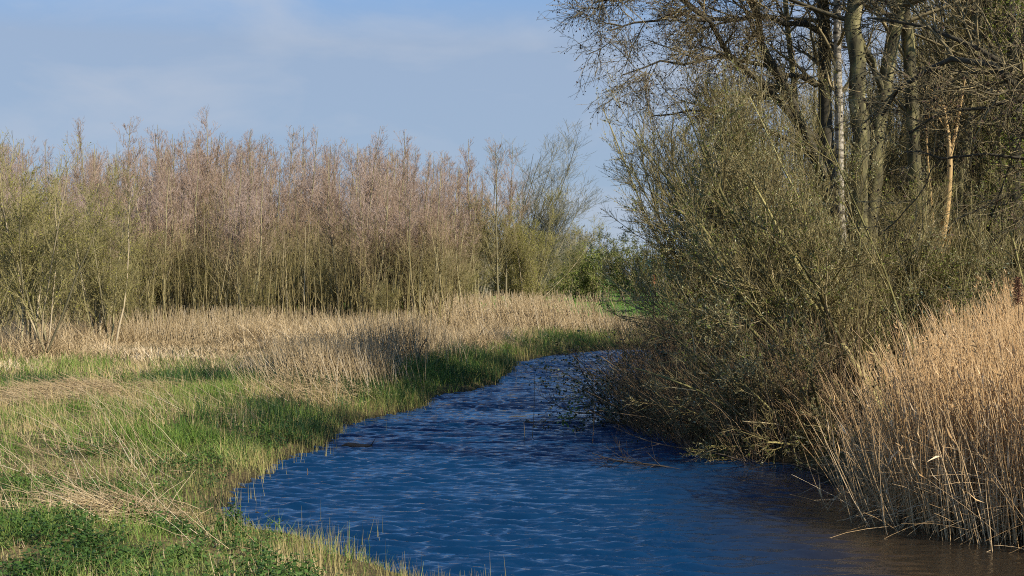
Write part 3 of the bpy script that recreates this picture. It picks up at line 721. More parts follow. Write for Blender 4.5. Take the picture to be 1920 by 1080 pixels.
# farm shed glimpsed through the willow, marker post
shed = empty("farm_shed", (xw(1290, 150), 150, .8))
tag(shed, "low farm shed with a teal roof glimpsed through the willow twigs", "shed")
def box(mb, x0, x1, y0, y1, z0, z1, t=.5):
    V = np.array([[x0, y0, z0], [x1, y0, z0], [x1, y1, z0], [x0, y1, z0], [x0, y0, z1], [x1, y0, z1], [x1, y1, z1], [x0, y1, z1]], float)
    mb.add(V, np.array([[0, 3, 2, 1], [4, 5, 6, 7], [0, 1, 5, 4], [1, 2, 6, 5], [2, 3, 7, 6], [3, 0, 4, 7]]), t)
M_WHITE = material("whitewashed boards", [(0, (.55, .56, .55)), (1, (.75, .75, .72))], .7, noise=(2, .5, (1, 1, 1)))
M_TEAL = material("teal sheet roof", [(0, (.05, .13, .13)), (1, (.12, .24, .23))], .5, noise=(1, .6, (6, 1, 1)))
g = MB(); box(g, -4.5, 4.5, 0, 6, 0, 2.1); g.build("wall", M_WHITE, shed)
g = MB(); V = np.array([[-4.8, -.3, 2.1], [4.8, -.3, 2.1], [4.8, 3, 3.5], [-4.8, 3, 3.5], [4.8, 6.3, 2.1], [-4.8, 6.3, 2.1]], float)
g.add(V, np.array([[0, 1, 2, 3], [3, 2, 4, 5]]), .5); g.build("roof", M_TEAL, shed)
g = MB(); box(g, -1, .3, -.03, .02, 0, 1.9); g.build("door", M_DARKBARK, shed)

M_ORANGE = material("orange red paint", [(0, (.22, .04, .02)), (1, (.42, .09, .04))], .6, noise=(6, .6, (1, 1, 1)))
p = pt(1226, 548, 64); mk = empty("marker_post", (p[0], 64, .35))
tag(mk, "orange red marker post standing in the reeds behind the willow branches", "post")
g = MB(); g.tubes(np.array([[0, 0, -.1], [0, 0, .9], [0, 0, 1.7]]), np.array([.04, .04, .04]), 8); g.build("post", M_GREYTWIG, mk, True)
zz = np.linspace(1.75, 2.35, 8)
g = MB(); g.tubes(np.stack([.02 * np.sin(zz * 5), 0 * zz, zz], 1), np.array([.02, .06, .09, .10, .07, .10, .08, .02]), 8); g.build("marker_head", M_ORANGE, mk, True)

# ------------------------------------------------------------------ right bank: big trees
def trunk_pts(px, Y, n=14):
    """trunk through photograph points (px, py) at distance Y, run down to the ground and on above the frame"""
    P = [pt(a, b, Y) for a, b in px]
    return resample(P, n)

def big_tree(name, label, pts, Y, r0, r1, mat, limbs=(), nb=(10, 9, 6), twigmat=M_DARKTWIG, L=(3.2, 1.3, .5), t0=.42, cones=0, seed=1, up=(.5, .2, .0), ivy=0, extra=None, tp=.0045, bias=None):
    global rng
    keep = rng; rng = np.random.default_rng(seed)
    P = trunk_pts(pts, Y); foot = P[0].copy(); gz = float(ground_z(np.array([foot[0]]), np.array([foot[1]]))[0])
    root = empty(name, (foot[0], foot[1], gz)); o0 = np.array([foot[0], foot[1], gz])
    P = P - o0; n = len(P); R = r0 + (r1 - r0) * np.linspace(0, 1, n)
    R[0] *= 1.35; R[1] *= 1.1
    P[1:-1] += rng.normal(size=(n - 2, 3)) * r0 * .18
    g = MB(); g.tubes(P, R, 12, .5)
    allP = [(P[None], R[None])]
    for (lp, ly, lr, lt) in limbs:
        Q = resample([pt(a, b, y) - o0 for (a, b), y in zip(lp, ly)], 12)
        Q[1:] += rng.normal(size=(11, 3)) * .05
        RR = lr + (lt - lr) * np.linspace(0, 1, 12)
        lm = MB(); lm.tubes(Q, RR, 7, .45); lm.build("limb", mat, root, True); allP.append((Q[None], RR[None]))
    g.build("trunk", mat, root, True)
    tw = MB(); B3 = []
    for j, (A, RR) in enumerate(allP):
        lim = j > 0
        b1, r1_ = spawn(A, RR, nb[0], .25 if lim else t0, 1, 55, L[0] * (.55 if lim else 1), 7, up[0], .12, .5, .05, .01, bias=bias)
        b2, r2_ = spawn(b1, r1_, nb[1], .15, 1, 45, L[1], 6, up[1], .16, .6, .014, .004)
        b3, r3_ = spawn(b2, r2_, nb[2], .1, 1, 42, L[2], 4, up[2], .2, .7, tp, .0025)
        tw.tubes(b1, r1_, 4); tw.tubes(b2, r2_, 3); tw.tubes(b3, r3_, 3); B3.append(b3)
    tw.build("crown", twigmat, root)
    if cones:
        c, dd = along(np.concatenate(B3), cones, .3, 1); g = MB()
        g.leaves(c, .03 + .02 * rng.random(len(c)), .7); g.build("cones", M_CONE, root)
    if ivy:
        k = rng.integers(0, n - 1, ivy); f = rng.random((ivy, 1)); c = P[k] * (1 - f) + P[k + 1] * f + norm(rng.normal(size=(ivy, 3)) * np.array([1, 1, .2])) * (R[k] + .05 + .45 * rng.random(ivy) ** 2)[:, None]
        g = MB(); g.leaves(c, .05 + .03 * rng.random(ivy), .8); g.build("ivy", M_YOUNG, root)
    rng = keep
    tag(root, label, "tree")
    return root

GR = 605  # foot row of the trunks in the photograph (behind the shrubs)
big_tree("alder_tree", "big dark alder whose drooping twiggy boughs arch left over the river", [(1560, 600), (1556, 400), (1548, 200), (1540, 0), (1530, -220), (1500, -420)], 30, .17, .09, M_DARKBARK,
         limbs=[(((1545, 330), (1500, 220), (1450, 120), (1405, 20), (1370, -90)), (30, 29.5, 29, 28.5, 28), .12, .05),
                (((1530, 260), (1440, 170), (1360, 80), (1290, 10), (1230, -40)), (30, 29, 28, 27.5, 27), .09, .03),
                (((1540, -20), (1420, -50), (1300, -30), (1200, 0), (1120, 10)), (30, 29, 28, 27.5, 27), .10, .02),
                (((1535, 60), (1420, 20), (1330, 45), (1240, 20), (1150, 60)), (30, 29, 28, 27.5, 27), .07, .015),
                (((1530, 160), (1420, 120), (1340, 100), (1260, 110), (1170, 150)), (30, 29, 28, 27.5, 27), .06, .012),
                (((1540, 300), (1460, 250), (1380, 210), (1300, 200), (1220, 220)), (30, 29, 28, 28, 28), .06, .012),
                (((1535, -150), (1420, -170), (1300, -120), (1200, -80), (1130, -40)), (30, 29, 28, 27.5, 27), .08, .02)],
         nb=(15, 10, 8), L=(2.4, 1.0, .42), cones=1, seed=401, up=(.1, -.15, -.1), tp=.005)
big_tree("birch_tree", "white barked birch between the dark alder and the thick mossy trunk", [(1580, 600), (1578, 420), (1572, 300), (1572, 180), (1570, 60), (1562, -120), (1560, -300)], 29, .105, .06, M_BIRCH, nb=(13, 8, 6), seed=402, L=(2.0, 1.0, .5))
big_tree("mossy_tree", "thick upright mossy trunk just right of the birch", [(1618, 600), (1616, 450), (1612, 330), (1606, 200), (1600, 80), (1596, -60), (1590, -300)], 28, .19, .14, M_BARK, nb=(26, 10, 7), seed=403, t0=.62, L=(3.6, 1.4, .5))
big_tree("mossy_tree", "stout mossy trunk slanting up to the right beside the upright one", [(1622, 600), (1628, 420), (1636, 290), (1655, 180), (1672, 80), (1686, -10), (1720, -260)], 29.5, .19, .11, M_BARK, nb=(26, 10, 7), seed=404, t0=.62,
         limbs=[(((1655, 180), (1625, 120), (1600, 20), (1585, -80)), (29.5, 29.5, 29.5, 29.5), .07, .03)])
big_tree("alder_tree", "slim leaning alder stem left of the big dark alder", [(1530, 600), (1505, 360), (1490, 200), (1478, 80), (1468, -40), (1450, -200)], 31.5, .085, .05, M_BARK, nb=(8, 8, 6), seed=405)
big_tree("grey_tree", "grey rough trunk left of the barkless split tree", [(1730, 600), (1724, 470), (1716, 340), (1706, 220), (1700, 100), (1696, -60), (1690, -250)], 30, .16, .11, M_BARK, nb=(13, 8, 6), seed=406)
big_tree("mossy_tree", "dark mossy trunk leaning right behind the barkless split tree", [(1768, 600), (1782, 470), (1792, 360), (1812, 250), (1822, 150), (1830, -20), (1850, -220)], 32, .17, .11, M_BARK, nb=(13, 8, 6), seed=407)
big_tree("ivy_tree", "ivy covered trunk near the right edge of the wood", [(1868, 600), (1866, 440), (1862, 300), (1858, 160), (1850, 0), (1846, -200)], 33, .16, .11, M_DARKBARK, nb=(16, 8, 6), ivy=6000, seed=408)
big_tree("ivy_tree", "second ivy covered trunk, cut by the right edge of the view", [(1912, 600), (1908, 440), (1902, 260), (1898, 100), (1890, -100), (1886, -250)], 31, .15, .10, M_DARKBARK, nb=(16, 8, 6), ivy=5000, seed=409)
big_tree("ivy_tree", "slender ivy hung stem left of the ivy covered trunk", [(1828, 600), (1834, 440), (1830, 300), (1826, 160), (1818, 0), (1806, -200)], 35, .12, .08, M_DARKBARK, nb=(16, 8, 6), ivy=3500, seed=410)
# near alder, its trunk beyond the right edge, dark boughs reaching in
big_tree("alder_tree", "near alder off the right edge whose dark crooked boughs cross the upper corner", [(2330, 750), (2290, 500), (2250, 200), (2220, -100), (2180, -500), (2150, -800)], 18.5, .24, .14, M_DARKBARK,
         limbs=[(((2250, 330), (2050, 240), (1925, 175), (1850, 105), (1780, 80), (1700, 150), (1655, 215)), (18.5, 18, 17.5, 17.5, 18, 18.5, 19), .068, .025),
                (((2230, 250), (2020, 160), (1900, 130), (1800, 70), (1720, 45), (1620, 35)), (18.5, 18, 18, 18, 18.5, 19), .07, .012),
                (((2240, 260), (2060, 200), (1960, 190), (1870, 185), (1790, 190), (1700, 240)), (18.5, 18, 18, 18, 18, 18.5), .05, .014),
                (((2250, 380), (2080, 330), (1950, 300), (1850, 298), (1760, 280), (1680, 288)), (18.5, 18, 18, 18, 18, 18.5), .04, .01),
                (((2230, -60), (2000, -190), (1800, -240), (1620, -270), (1500, -240)), (18.5, 18.4, 18.2, 18.0, 17.8), .07, .012),
                (((2210, -200), (1980, -260), (1800, -300), (1640, -330), (1520, -360)), (18.5, 19.2, 19.6, 19.8, 19.9), .07, .012),
                (((2210, -300), (2000, -330), (1840, -330), (1700, -300), (1580, -290)), (18.5, 17.6, 17.0, 16.7, 16.5), .07, .012),
                (((2230, -100), (2050, -250), (1900, -330), (1700, -350)), (18.5, 17, 16.5, 16.5), .08, .03),
                (((2220, -200), (2000, -450), (1800, -560), (1600, -600)), (18.5, 17.5, 17, 17), .08, .03)],
         nb=(13, 8, 6), L=(2.6, .9, .4), cones=1, seed=411, up=(.1, 0, -.1), tp=.0035)

# the barkless split tree
sp = empty("split_tree", (xw(1757, 29), 29, .4)); o0 = np.array([xw(1757, 29), 29, .4])
def q(*pp): return [pt(a, b, 29 + (c if len(t) > 2 else 0)) - o0 for t in pp for (a, b, c) in [(t + (0,))[:3]]]
g = MB()
g.tubes(resample(q((1757, 600), (1757, 520), (1755, 480), (1758, 450)), 8), np.array([.13, .13, .125, .14, .15, .14, .11, .04]), 10, .45)
g.tubes(resample(q((1757, 480), (1768, 440), (1776, 390), (1781, 330), (1782, 280), (1776, 245), (1770, 210), (1765, 180)), 14), np.linspace(.085, .028, 14), 9, .6)
g.tubes(resample(q((1782, 288), (1792, 250), (1800, 200), (1808, 150)), 9), np.linspace(.04, .018, 9), 7, .55)
g.tubes(resample(q((1760, 500), (1776, 465), (1785, 440), (1783, 425)), 7), np.linspace(.06, .025, 7), 7, .5)
g.tubes(resample(q((1748, 480), (1750, 430), (1746, 370), (1738, 310), (1736, 240)), 9), np.linspace(.04, .016, 9), 6, .35)
for k in range(26):
    a = rng.uniform(1742, 1772); b = rng.uniform(455, 505)
    g.tubes(resample(q((a, b + 20), (a + rng.normal() * 3, b - 10), (a + rng.normal() * 6, b - rng.uniform(15, 45))), 5) + rng.normal(size=3) * .05, np.array([.022, .02, .016, .01, .002]), 4, rng.random())
g.build("trunk", M_BARE, sp, True)
g = MB(); b, r = spawn(np.array([resample(q((1782, 288), (1776, 245), (1770, 210), (1765, 180)), 8)]), np.full((1, 8), .03), 10, .2, 1, 45, .9, 5, .4, .12, .5, .012, .003)
g.tubes(b, r, 4); b2, r2 = spawn(b, r, 5, .2, 1, 45, .4, 4, .2, .15, .6, .005, .002); g.tubes(b2, r2, 3); g.build("twigs", M_BARE, sp)
tag(sp, "split tree stripped of its bark, showing bright yellow wood", "tree")

# thinner background trees of the wood
GB = "slender trees filling the back of the right bank wood"
br = np.random.default_rng(17)
protos = [make_alder("wood_tree", 500 + k, 10.0, 2, (22, 8, 5), .075) for k in range(3)]
for pr in protos:
    for ch in pr.children:
        ch.data.materials[0] = M_WILLOWTWIG if ch.name.startswith("crown") else M_BARK
up_ = [False] * 3
for i in range(72):
    Y = br.uniform(32, 60); px = br.uniform(max(1490, 960 + 9.4 / Y * F), 1990)
    x = xw(px, Y); h = br.uniform(8.5, 10.8) if px < 1650 else br.uniform(9.5, 13); k = i % 3; z = .4; s = h / 10
    lab = ("slender tree of the right bank wood, far behind " if Y > 44 else "slender tree of the right bank wood, close behind ") + min([(1570, "the birch"), (1650, "the slanting mossy trunk"), (1715, "the grey rough trunk"), (1775, "the barkless split tree"), (1850, "the ivy covered trunks"), (1940, "the near alder's crossing boughs")], key=lambda q_: abs(q_[0] - px))[1]
    if not up_[k]:
        up_[k] = True; o = protos[k]; o.location = (x, Y, z); o.scale = (s, s, s); o.rotation_euler = (0, 0, i)
    else: o = copy_thing(protos[k], (x, Y, z), i * 2.1, (s, s, s), lab, GB)
    tag(o, lab, "tree", GB)

# ------------------------------------------------------------------ willow shrubs overhanging the water
def river_willow(name, label, X0, Y0, seed, stems, hgt, az, azs, incl, n=(15, 9, 6), leaf=.035, leafn=4, droop=0.0, twig=M_WILLOWTWIG, leafmat=M_CATKIN, xmin=-99, ztop=5.7, sr=.05, greens=0, L=(.28, .11, .045), tw=.0042):
    global rng
    keep = rng; rng = np.random.default_rng(seed)
    gz = float(ground_z(np.array([X0]), np.array([Y0]))[0]); root = empty(name, (X0, Y0, max(gz, 0)))
    a = RAD(az) + rng.normal(size=stems) * RAD(azs); inc = np.clip(RAD(incl) + rng.normal(size=stems) * RAD(20), RAD(4), RAD(88))
    D = np.stack([np.cos(a) * np.sin(inc), np.sin(a) * np.sin(inc), np.cos(inc)], 1)
    base = rng.normal(size=(stems, 3)) * np.array([.35, .35, 0]); base[:, 2] = -.1
    tp, tr = grow(base, D, hgt * (.55 + .5 * rng.random(stems)), sr * (.4 + .8 * rng.random(stems)), 11, up=.35 - droop, wob=.05, rt=.008)
    def cut(P_, R_):
        k = (P_[..., 0].min(1) + X0 > xmin + rng.normal(size=len(P_)) * .12 - .10 * np.maximum(P_[..., 2].max(1) - 4, 0)) & ~((P_[..., 2].max(1) + max(gz, 0) > ztop + rng.normal(size=len(P_)) * .5) & (rng.random(len(P_)) < .72) & ((P_[..., 0].max(1) + X0) / Y0 * F + 960 > 1500)); return P_[k], R_[k]
    tp, tr = cut(tp, tr)
    b1, r1 = spawn(tp, tr, n[0], .12, .98, 34, hgt * L[0], 7, up=.45 - droop, wob=.08, rr=.55, rmax=.02, rt=.005, shrink=.45)
    b2, r2 = spawn(b1, r1, n[1], .12, 1, 34, hgt * L[1], 5, up=.35 - droop, wob=.1, rr=.7, rmax=.008, rt=.003)
    b3, r3 = spawn(b2, r2, n[2], .1, 1, 36, hgt * L[2], 3, up=.3 - droop, wob=.12, rr=.8, rmax=tw, rt=.0025)
    b1, r1 = cut(b1, r1); b2, r2 = cut(b2, r2); b3, r3 = cut(b3, r3)
    def clip(P): P[..., 2] = np.maximum(P[..., 2], -max(gz, 0) + .02 + .0 * P[..., 2]); return P
    for P_ in (b1, b2, b3): clip(P_)
    g = MB(); g.tubes(tp, tr, 7); g.build("trunk", M_WILLOWSTEM, root, True)
    g = MB(); g.tubes(b1, r1, 4); g.tubes(b2, r2, 3); g.tubes(b3, r3, 3); g.build("crown", twig, root)
    g = MB(); c, dd = along(b3, max(1, leafn // 2), .2, 1); c2, d2 = along(b2, leafn * 3, .45, 1)
    c = np.concatenate([c, c2]); dd = np.concatenate([dd, d2]); k = fbm(c[:, 0], c[:, 2] + c[:, 1], .7, seed) + rng.normal(size=len(c)) * .05 > .55; c = c[k]; dd = dd[k]
    side = norm(np.cross(dd, rng.normal(size=dd.shape)))
    g.leaves(c, leaf * (.6 + .8 * rng.random(len(c))), .42, D=norm(dd * .8 + side * .8)); g.build("catkins", leafmat, root)
    if greens:
        g = MB(); c, dd = along(b2, greens, .2, 1)
        k = fbm(c[:, 0], c[:, 2], .8, seed + 3) > .5; c = c[k]
        g.leaves(c, .035 + .025 * rng.random(len(c)), .5); g.build("foliage", M_YOUNG, root)
    rng = keep
    return tag(root, label, "shrub")

river_willow("willow_shrub", "large catkin covered willow fanning left over the river from behind the reeds", 6.1, 23.0, 601, 44, 6.6, 168, 24, 44, n=(12, 8, 5), greens=4, xmin=1.45, sr=.066)
river_willow("willow_shrub", "upright willow whose catkin tips stand against the sky above the bend", 4.6, 27.5, 602, 22, 6.7, 172, 60, 14, n=(15, 9, 6), greens=3, xmin=1.75)
river_willow("willow_shrub", "willow in front of the mossy trunks with olive twigs", 7.4, 26.0, 603, 26, 4.4, 120, 80, 30, n=(13, 9, 6), leafn=2, greens=5)
river_willow("willow_shrub", "low willow with boughs drooping to the dark water", 4.6, 21.6, 604, 26, 3.2, 190, 45, 62, n=(12, 7, 4), leafn=1, droop=.35, greens=1, sr=.035, xmin=1.6)
river_willow("willow_shrub", "willow deep in the wood in front of the ivy covered trunks", 10.2, 28.0, 605, 22, 4.6, 110, 80, 26, n=(13, 9, 6), leafn=1, greens=6, leafmat=M_YOUNG)
river_willow("willow_shrub", "middle willow behind the fanning one, tangled with dry reed", 5.6, 29.5, 606, 26, 6.9, 150, 70, 22, n=(13, 9, 6), leafn=2, greens=4)

# brambles and undergrowth
def bramble(label, X0, Y0, seed, rad, hgt, n, leafmat=M_BRAMBLE, dens=7, leaf=.055):
    global rng
    keep = rng; rng = np.random.default_rng(seed)
    gz = max(float(ground_z(np.array([X0]), np.array([Y0]))[0]), 0); root = empty("bramble_bush", (X0, Y0, gz))
    a = rng.random(n) * 2 * pi; base = np.stack([np.cos(a), np.sin(a), 0 * a], 1) * (rad * .5 * np.sqrt(rng.random(n)))[:, None]
    D = np.stack([np.cos(a) * .6, np.sin(a) * .6, np.ones(n)], 1) + rng.normal(size=(n, 3)) * .25
    tp, tr = grow(base, D, hgt * (1.0 + .7 * rng.random(n)), .007, 9, up=-1.1, wob=.12, rt=.003)
    b1, r1 = spawn(tp, tr, 7, .15, 1, 50, hgt * .35, 5, up=-.3, wob=.15, rr=.7, rmax=.005, rt=.002)
    for P_ in (tp, b1): P_[..., 2] = np.maximum(P_[..., 2], -gz + .03)
    g = MB(); g.tubes(tp, tr, 4); g.tubes(b1, r1, 3); g.build("stems", M_DARKTWIG, root)
    g = MB(); c, dd = along(b1, dens, .05, 1); k = fbm(c[:, 0], c[:, 2] * 1.3, .5, seed) > .44; c = c[k]
    g.leaves(c + rng.normal(size=c.shape) * .03, leaf * (.6 + .8 * rng.random(len(c))), .7, flatness=.3); g.build("foliage", leafmat, root)
    rng = keep
    return tag(root, label, "bush", "bramble bushes along the right bank")
bramble("dark bramble hanging over the river at the tip of the right bank", 2.15, 25.6, 701, .9, 1.25, 90)
bramble("bramble behind the tip of the right bank by the far water", 2.7, 28.2, 702, 1.1, 1.5, 80)
bramble("bramble under the fanning willow beside the dark water", 3.6, 23.4, 703, 1.0, 1.2, 70)
bramble("evergreen bramble thicket at the foot of the ivy covered trunks", 10.6, 25.5, 704, 2.0, 2.0, 130)
bramble("bramble mound below the barkless split tree", 8.2, 25.0, 705, 1.8, 1.7, 110)
bramble("bramble low behind the tall reeds, near the mossy trunks", 7.0, 27.0, 706, 1.6, 1.6, 80)
bramble("leafy bramble at the right edge above the reed tops", 9.3, 22.5, 707, 1.4, 2.2, 100, M_BRAMBLE)

# brown reed hanging under the willow, the shade there put into its colour
g = MB()
def brown(x0, x1, y0, y1, n, h, lean):
    x = rng.uniform(x0, x1, n); y = rng.uniform(y0, y1, n); d = sdist(x, y); k = (d > -.45); x, y, d = x[k], y[k], d[k]; m = len(x)
    B = np.stack([x, y, np.maximum(ground_z(x, y, d), -.2)], 1)
    D = np.concatenate([rng.normal(size=(m, 2)) * .3 + np.array(lean), np.ones((m, 1))], 1)
    P, R = grow(B, D, h * (.45 + .7 * rng.random(m)), .0045, 6, up=-.45, wob=.07, rt=.002)
    g.tubes(P, R, 3)
brown(1.9, 5.4, 20.3, 31, 6500, 1.9, (-.25, -.1))
brown(2, 8, 30, 44, 2500, 1.8, (-.1, 0))
brown(7, 14, 19, 34, 5000, 1.8, (0, 0))
tag(g.build("brown_reeds", M_BROWNREED), "brown reeds, shade put into their colour, standing under the willows of the right bank", kind='stuff')

# undergrowth twigs filling the wood floor
g = MB()
n = 2600; x = rng.uniform(4.5, 19, n); y = rng.uniform(24, 46, n); B = np.stack([x, y, np.full(n, .3)], 1)
P, R = grow(B, np.concatenate([rng.normal(size=(n, 2)) * .35, np.ones((n, 1))], 1), rng.uniform(1.2, 4.5, n), .011, 7, up=.2, wob=.1, rt=.004)
g.tubes(P, R, 3); b, r = spawn(P, R, 9, .2, 1, 45, .8, 4, .2, .15, .6, .006, .003); g.tubes(b, r, 3)
tag(g.build("undergrowth", M_WILLOWTWIG), "tangled brown undergrowth filling the right bank wood", kind='stuff')

# ------------------------------------------------------------------ big golden reed bed, nearest right
g = MB()
n = 7600
x = rng.uniform(3.3, 9.5, n * 3); y = rng.uniform(13.1, 19.5, n * 3)
lft = np.interp(y, [13.3, 14, 14.7, 15.2, 16.2, 17.5, 19.5], [5.6, 4.8, 4.3, 3.95, 3.8, 4.4, 5.5]) + .12 * rng.normal(size=len(y))
frt = np.interp(x, [3.5, 5.2, 7, 9.5], [13.0, 13.3, 13.2, 13.0])
l0 = lft
k = (x > lft) & (y > frt) & (x < .42 * y + .6) & (rng.random(len(x)) < np.clip(.16 + .95 * sstep(x - lft, .25, 1.0), 0, 1) * (.35 + .75 * (fbm(x, y, .35, 95, 2) > .42)))
x, y, l0 = x[k][:n], y[k][:n], l0[k][:n]; n = len(x); plume_n = 340; d = sdist(x, y)
B = np.stack([x, y, np.maximum(ground_z(x, y, d), -.3)], 1)
out = np.clip(1.05 - (x - l0) / .65, 0, 1) * rng.random(n) ** .7 * sstep(y, 13.6, 15.2)            # the outermost stems lean over the water
clump = fbm(x, y, .6, 91)
D = np.concatenate([rng.normal(size=(n, 2)) * .09, np.ones((n, 1))], 1); D[:, 0] -= 1.0 * out; D[:, 1] -= .2 * out; D[:, 0] -= .03
hh = (1.15 + .95 * rng.random(n) ** .8) * (.86 + .26 * clump) * np.interp(x - l0, [0, .8, 2], [.78, .98, 1.12])
P, R = grow(B, D, hh, .0050 + .0028 * rng.random(n), 8, up=(1.5 * out)[:, None], wob=.032, rt=.0015)
t = np.linspace(0, 1, 8)[None, :]
bend = out[:, None] * t ** 2 * hh[:, None]
 
P[..., 0] += (.10 * hh[:, None] * t ** 2.5) * rng.normal(size=(n, 1))
P[..., 2] = np.maximum(P[..., 2], -.15)
tint = np.clip(.05 + .55 * rng.random(n) + .5 * fbm(x, y, .5, 93) - .4 * (rng.random(n) < .15), 0, 1)
g.tubes(P, R, 3, tint)
# crossing broken stems and dead leaf blades
m = 2600; kk = rng.integers(0, n, m); Bb = P[kk, 2] + rng.normal(size=(m, 3)) * .05
P2, R2 = grow(Bb, np.stack([-.7 * np.ones(m), rng.normal(size=m) * .3, rng.normal(size=m) * .7], 1), rng.uniform(.25, 1.0, m), .0032, 5, -.3, .05, .0015)
P2[..., 2] = np.maximum(P2[..., 2], -.05); g.tubes(P2, R2, 3)
tips = P[rng.integers(0, n, plume_n), -1]          # ragged remains of seed heads on some stems
cp = np.repeat(tips, 9, 0) + rng.normal(size=(plume_n * 9, 3)) * np.array([.012, .012, .04])
g.leaves(cp, .05 + .04 * rng.random(len(cp)), .18, rng.random(len(cp)) * .35, D=norm(rng.normal(size=cp.shape) * .5 + np.array([-.5, 0, 1])))
c, dd = along(P, 1, .35, .9); kk = rng.random(len(c)) < .7; c = c[kk]; dd = dd[kk]
g.leaves(c, .12 + .16 * rng.random(len(c)), .08, D=norm(dd + rng.normal(size=c.shape) * .35))
tag(g.build("golden_reeds", M_REED), "tall golden reed bed standing in the water, its outer stems leaning left", kind='stuff')

# ------------------------------------------------------------------ single things
def floating(name, label, cat, pts, Y, r, mat=M_WOODDARK, extra=0):
    P = resample([pt(a, b, Y) for a, b in pts], 8); P[:, 2] = .012 + .01 * np.sin(np.arange(8))
    o0 = P[0].copy(); o0[2] = 0; root = empty(name, o0); n = 8
    g = MB(); g.tubes(P - o0, r * np.array([.3, .9, 1, 1.05, .95, .9, .7, .25]), 8, .5); g.build("stem", mat, root, True)
    if extra:
        b, rr = spawn((P - o0)[None], np.full((1, 8), r * .5), extra, .3, 1, 50, .25, 4, .5, .1, .5, .01, .003); g = MB(); g.tubes(b, rr, 4); g.build("branch_stub", mat, root)
    return tag(root, label, cat)
Yl = F * H / (838 - HY)
floating("floating_log", "dark waterlogged log floating by the bulge of the left bank", "log", [(640, 838), (670, 839), (698, 842)], Yl, .045, extra=3)
Yl = F * H / (794 - HY)
floating("floating_branch", "short dark piece of wood floating in mid river near the bramble tip", "branch", [(983, 793), (990, 794), (999, 795)], Yl, .035)
Yl = F * H / (965 - HY)
floating("floating_branch", "tiny dark twig floating off the nearest left stubble", "branch", [(478, 962), (484, 962), (491, 963)], Yl, .012)
# stake with a knob
p0 = pt(783, 655, 36); st = empty("stake", p0 - np.array([0, 0, .1])); d_ = pt(797, 633, 36) - p0
g = MB(); g.tubes(np.array([[0, 0, -.2], d_ * .5, d_]), np.array([.016, .013, .012]), 6); g.build("shaft", M_WOODDARK, st, True)
g = MB(); g.tubes(np.array([d_ * .97, d_ * 1.05, d_ * 1.14, d_ * 1.2]), np.array([.012, .04, .035, .005]), 7); g.build("knob", M_WOODDARK, st, True)
tag(st, "short dark stake with a knobbed end leaning out of the dry grass", "stake")
# stems standing in the river
for i, (px, y0, y1, lean, lab) in enumerate([(982, 828, 792, 0, "short thin dark stem standing in mid river"), (998, 822, 700, 4, "long thin dark stem standing in mid river"), (1111, 832, 700, 3, "brown reed stem standing alone off the bramble tip"), (574, 893, 878, 1, "pale short reed tip poking out of the water near the left bank")]):
    Y = F * H / (y0 - HY); a = pt(px, y0 + 4, Y); b = pt(px + lean, y1, Y); root = a.copy(); root[2] = 0
    g = MB(); P = resample([a - root, (a + b) / 2 - root + np.array([.02, 0, 0]), b - root], 7); g.tubes(P, np.linspace(.006, .003, 7), 4, .4)
    o = g.build("reed_stem", M_BROWNREED if i else M_DARKTWIG); o.location = root; tag(o, lab, "reed stem", "single stems standing in the river")
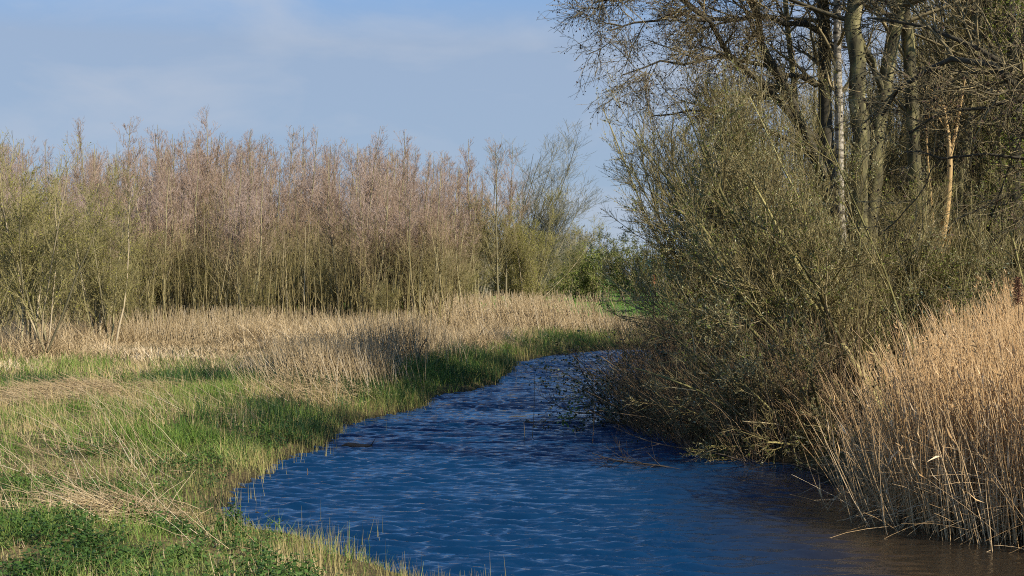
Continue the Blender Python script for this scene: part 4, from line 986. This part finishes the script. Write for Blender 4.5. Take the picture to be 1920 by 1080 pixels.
# half sunken dead branches by the willow
for i, (pts, Y, lab) in enumerate([([(1425, 880), (1380, 850), (1300, 845), (1200, 830), (1150, 800)], 20.5, "dead branch arching out of the dark water under the willow"),
                                   ([(1290, 885), (1230, 870), (1160, 868), (1110, 850)], 19.8, "thin dead branch lying on the water, twigs upturned"),
                                   ([(1130, 760), (1090, 700), (1075, 650)], 25.0, "bare twig reaching over the water from the bramble tip"),
                                   ([(1140, 770), (1090, 780), (1050, 765), (1010, 740)], 24.6, "long bare twig stretched low over mid river"),
                                   ([(1560, 900), (1500, 870), (1440, 868), (1395, 885)], 18.6, "broken branch bridging bank and water left of the golden reeds")]):
    P = resample([pt(a, b, Y) for a, b in pts], 9); root = P[0].copy(); root[2] = 0
    o = empty("fallen_branch", root); g = MB(); g.tubes(P - root, np.linspace(.016, .004, 9), 5); g.build("stem", M_WOODDARK, o, True)
    b, r = spawn((P - root)[None], np.linspace(.016, .004, 9)[None], 16, .1, 1, 50, .7, 5, .3, .12, .6, .005, .002); b[..., 2] = np.maximum(b[..., 2], .01)
    g = MB(); g.tubes(b, r, 3); b2, r2 = spawn(b, r, 4, .2, 1, 45, .25, 3, .1, .15, .7, .003, .002); g.tubes(b2, r2, 3); g.build("twigs", M_WOODDARK, o)
    tag(o, lab, "branch", "dead branches at the foot of the willows")
# sprig of green leaves over the water
o = empty("ivy_sprig", pt(1100, 745, 24.5)); g = MB()
P = resample([pt(1110, 740, 24.5), pt(1085, 755, 24.4), pt(1065, 770, 24.3), pt(1058, 792, 24.3)], 9) - np.array(o.location)
g.tubes(P, np.linspace(.006, .003, 9), 4); g.build("stem", M_DARKTWIG, o)
g = MB(); c, dd = along(P[None], 60, .3, 1); g.leaves(c + rng.normal(size=c.shape) * .06, .06, .8, rng.random(len(c)) * .8 + .2); g.build("leaves", M_NETTLE, o)
tag(o, "small sprig of green ivy leaves dangling over the water", "plant")
# dock seed head at the right edge
p = pt(1914, 640, 16.0); dk = empty("dock_plant", (p[0], 16.0, .1))
b = pt(1908, 520, 16) - np.array(dk.location); b0 = np.array([0., 0, 0])
g = MB(); g.tubes(resample([b0, b * .5 + np.array([.03, 0, 0]), b], 7), np.linspace(.007, .004, 7), 5); g.build("stem", M_BROWNREED, dk)
M_SEED = material("rusty seed head", [(0, (.09, .035, .02)), (1, (.22, .11, .06))], .85)
g = MB(); m = 1100; t = rng.random(m); c = b * (.88 + .12 * t)[:, None] + rng.normal(size=(m, 3)) * np.array([.032, .032, .01]) * (1.1 - .6 * t)[:, None]
g.leaves(c, .016, .7); g.build("seed_head", M_SEED, dk)
tag(dk, "rust brown dock seed head rising above the reeds at the right edge", "plant")
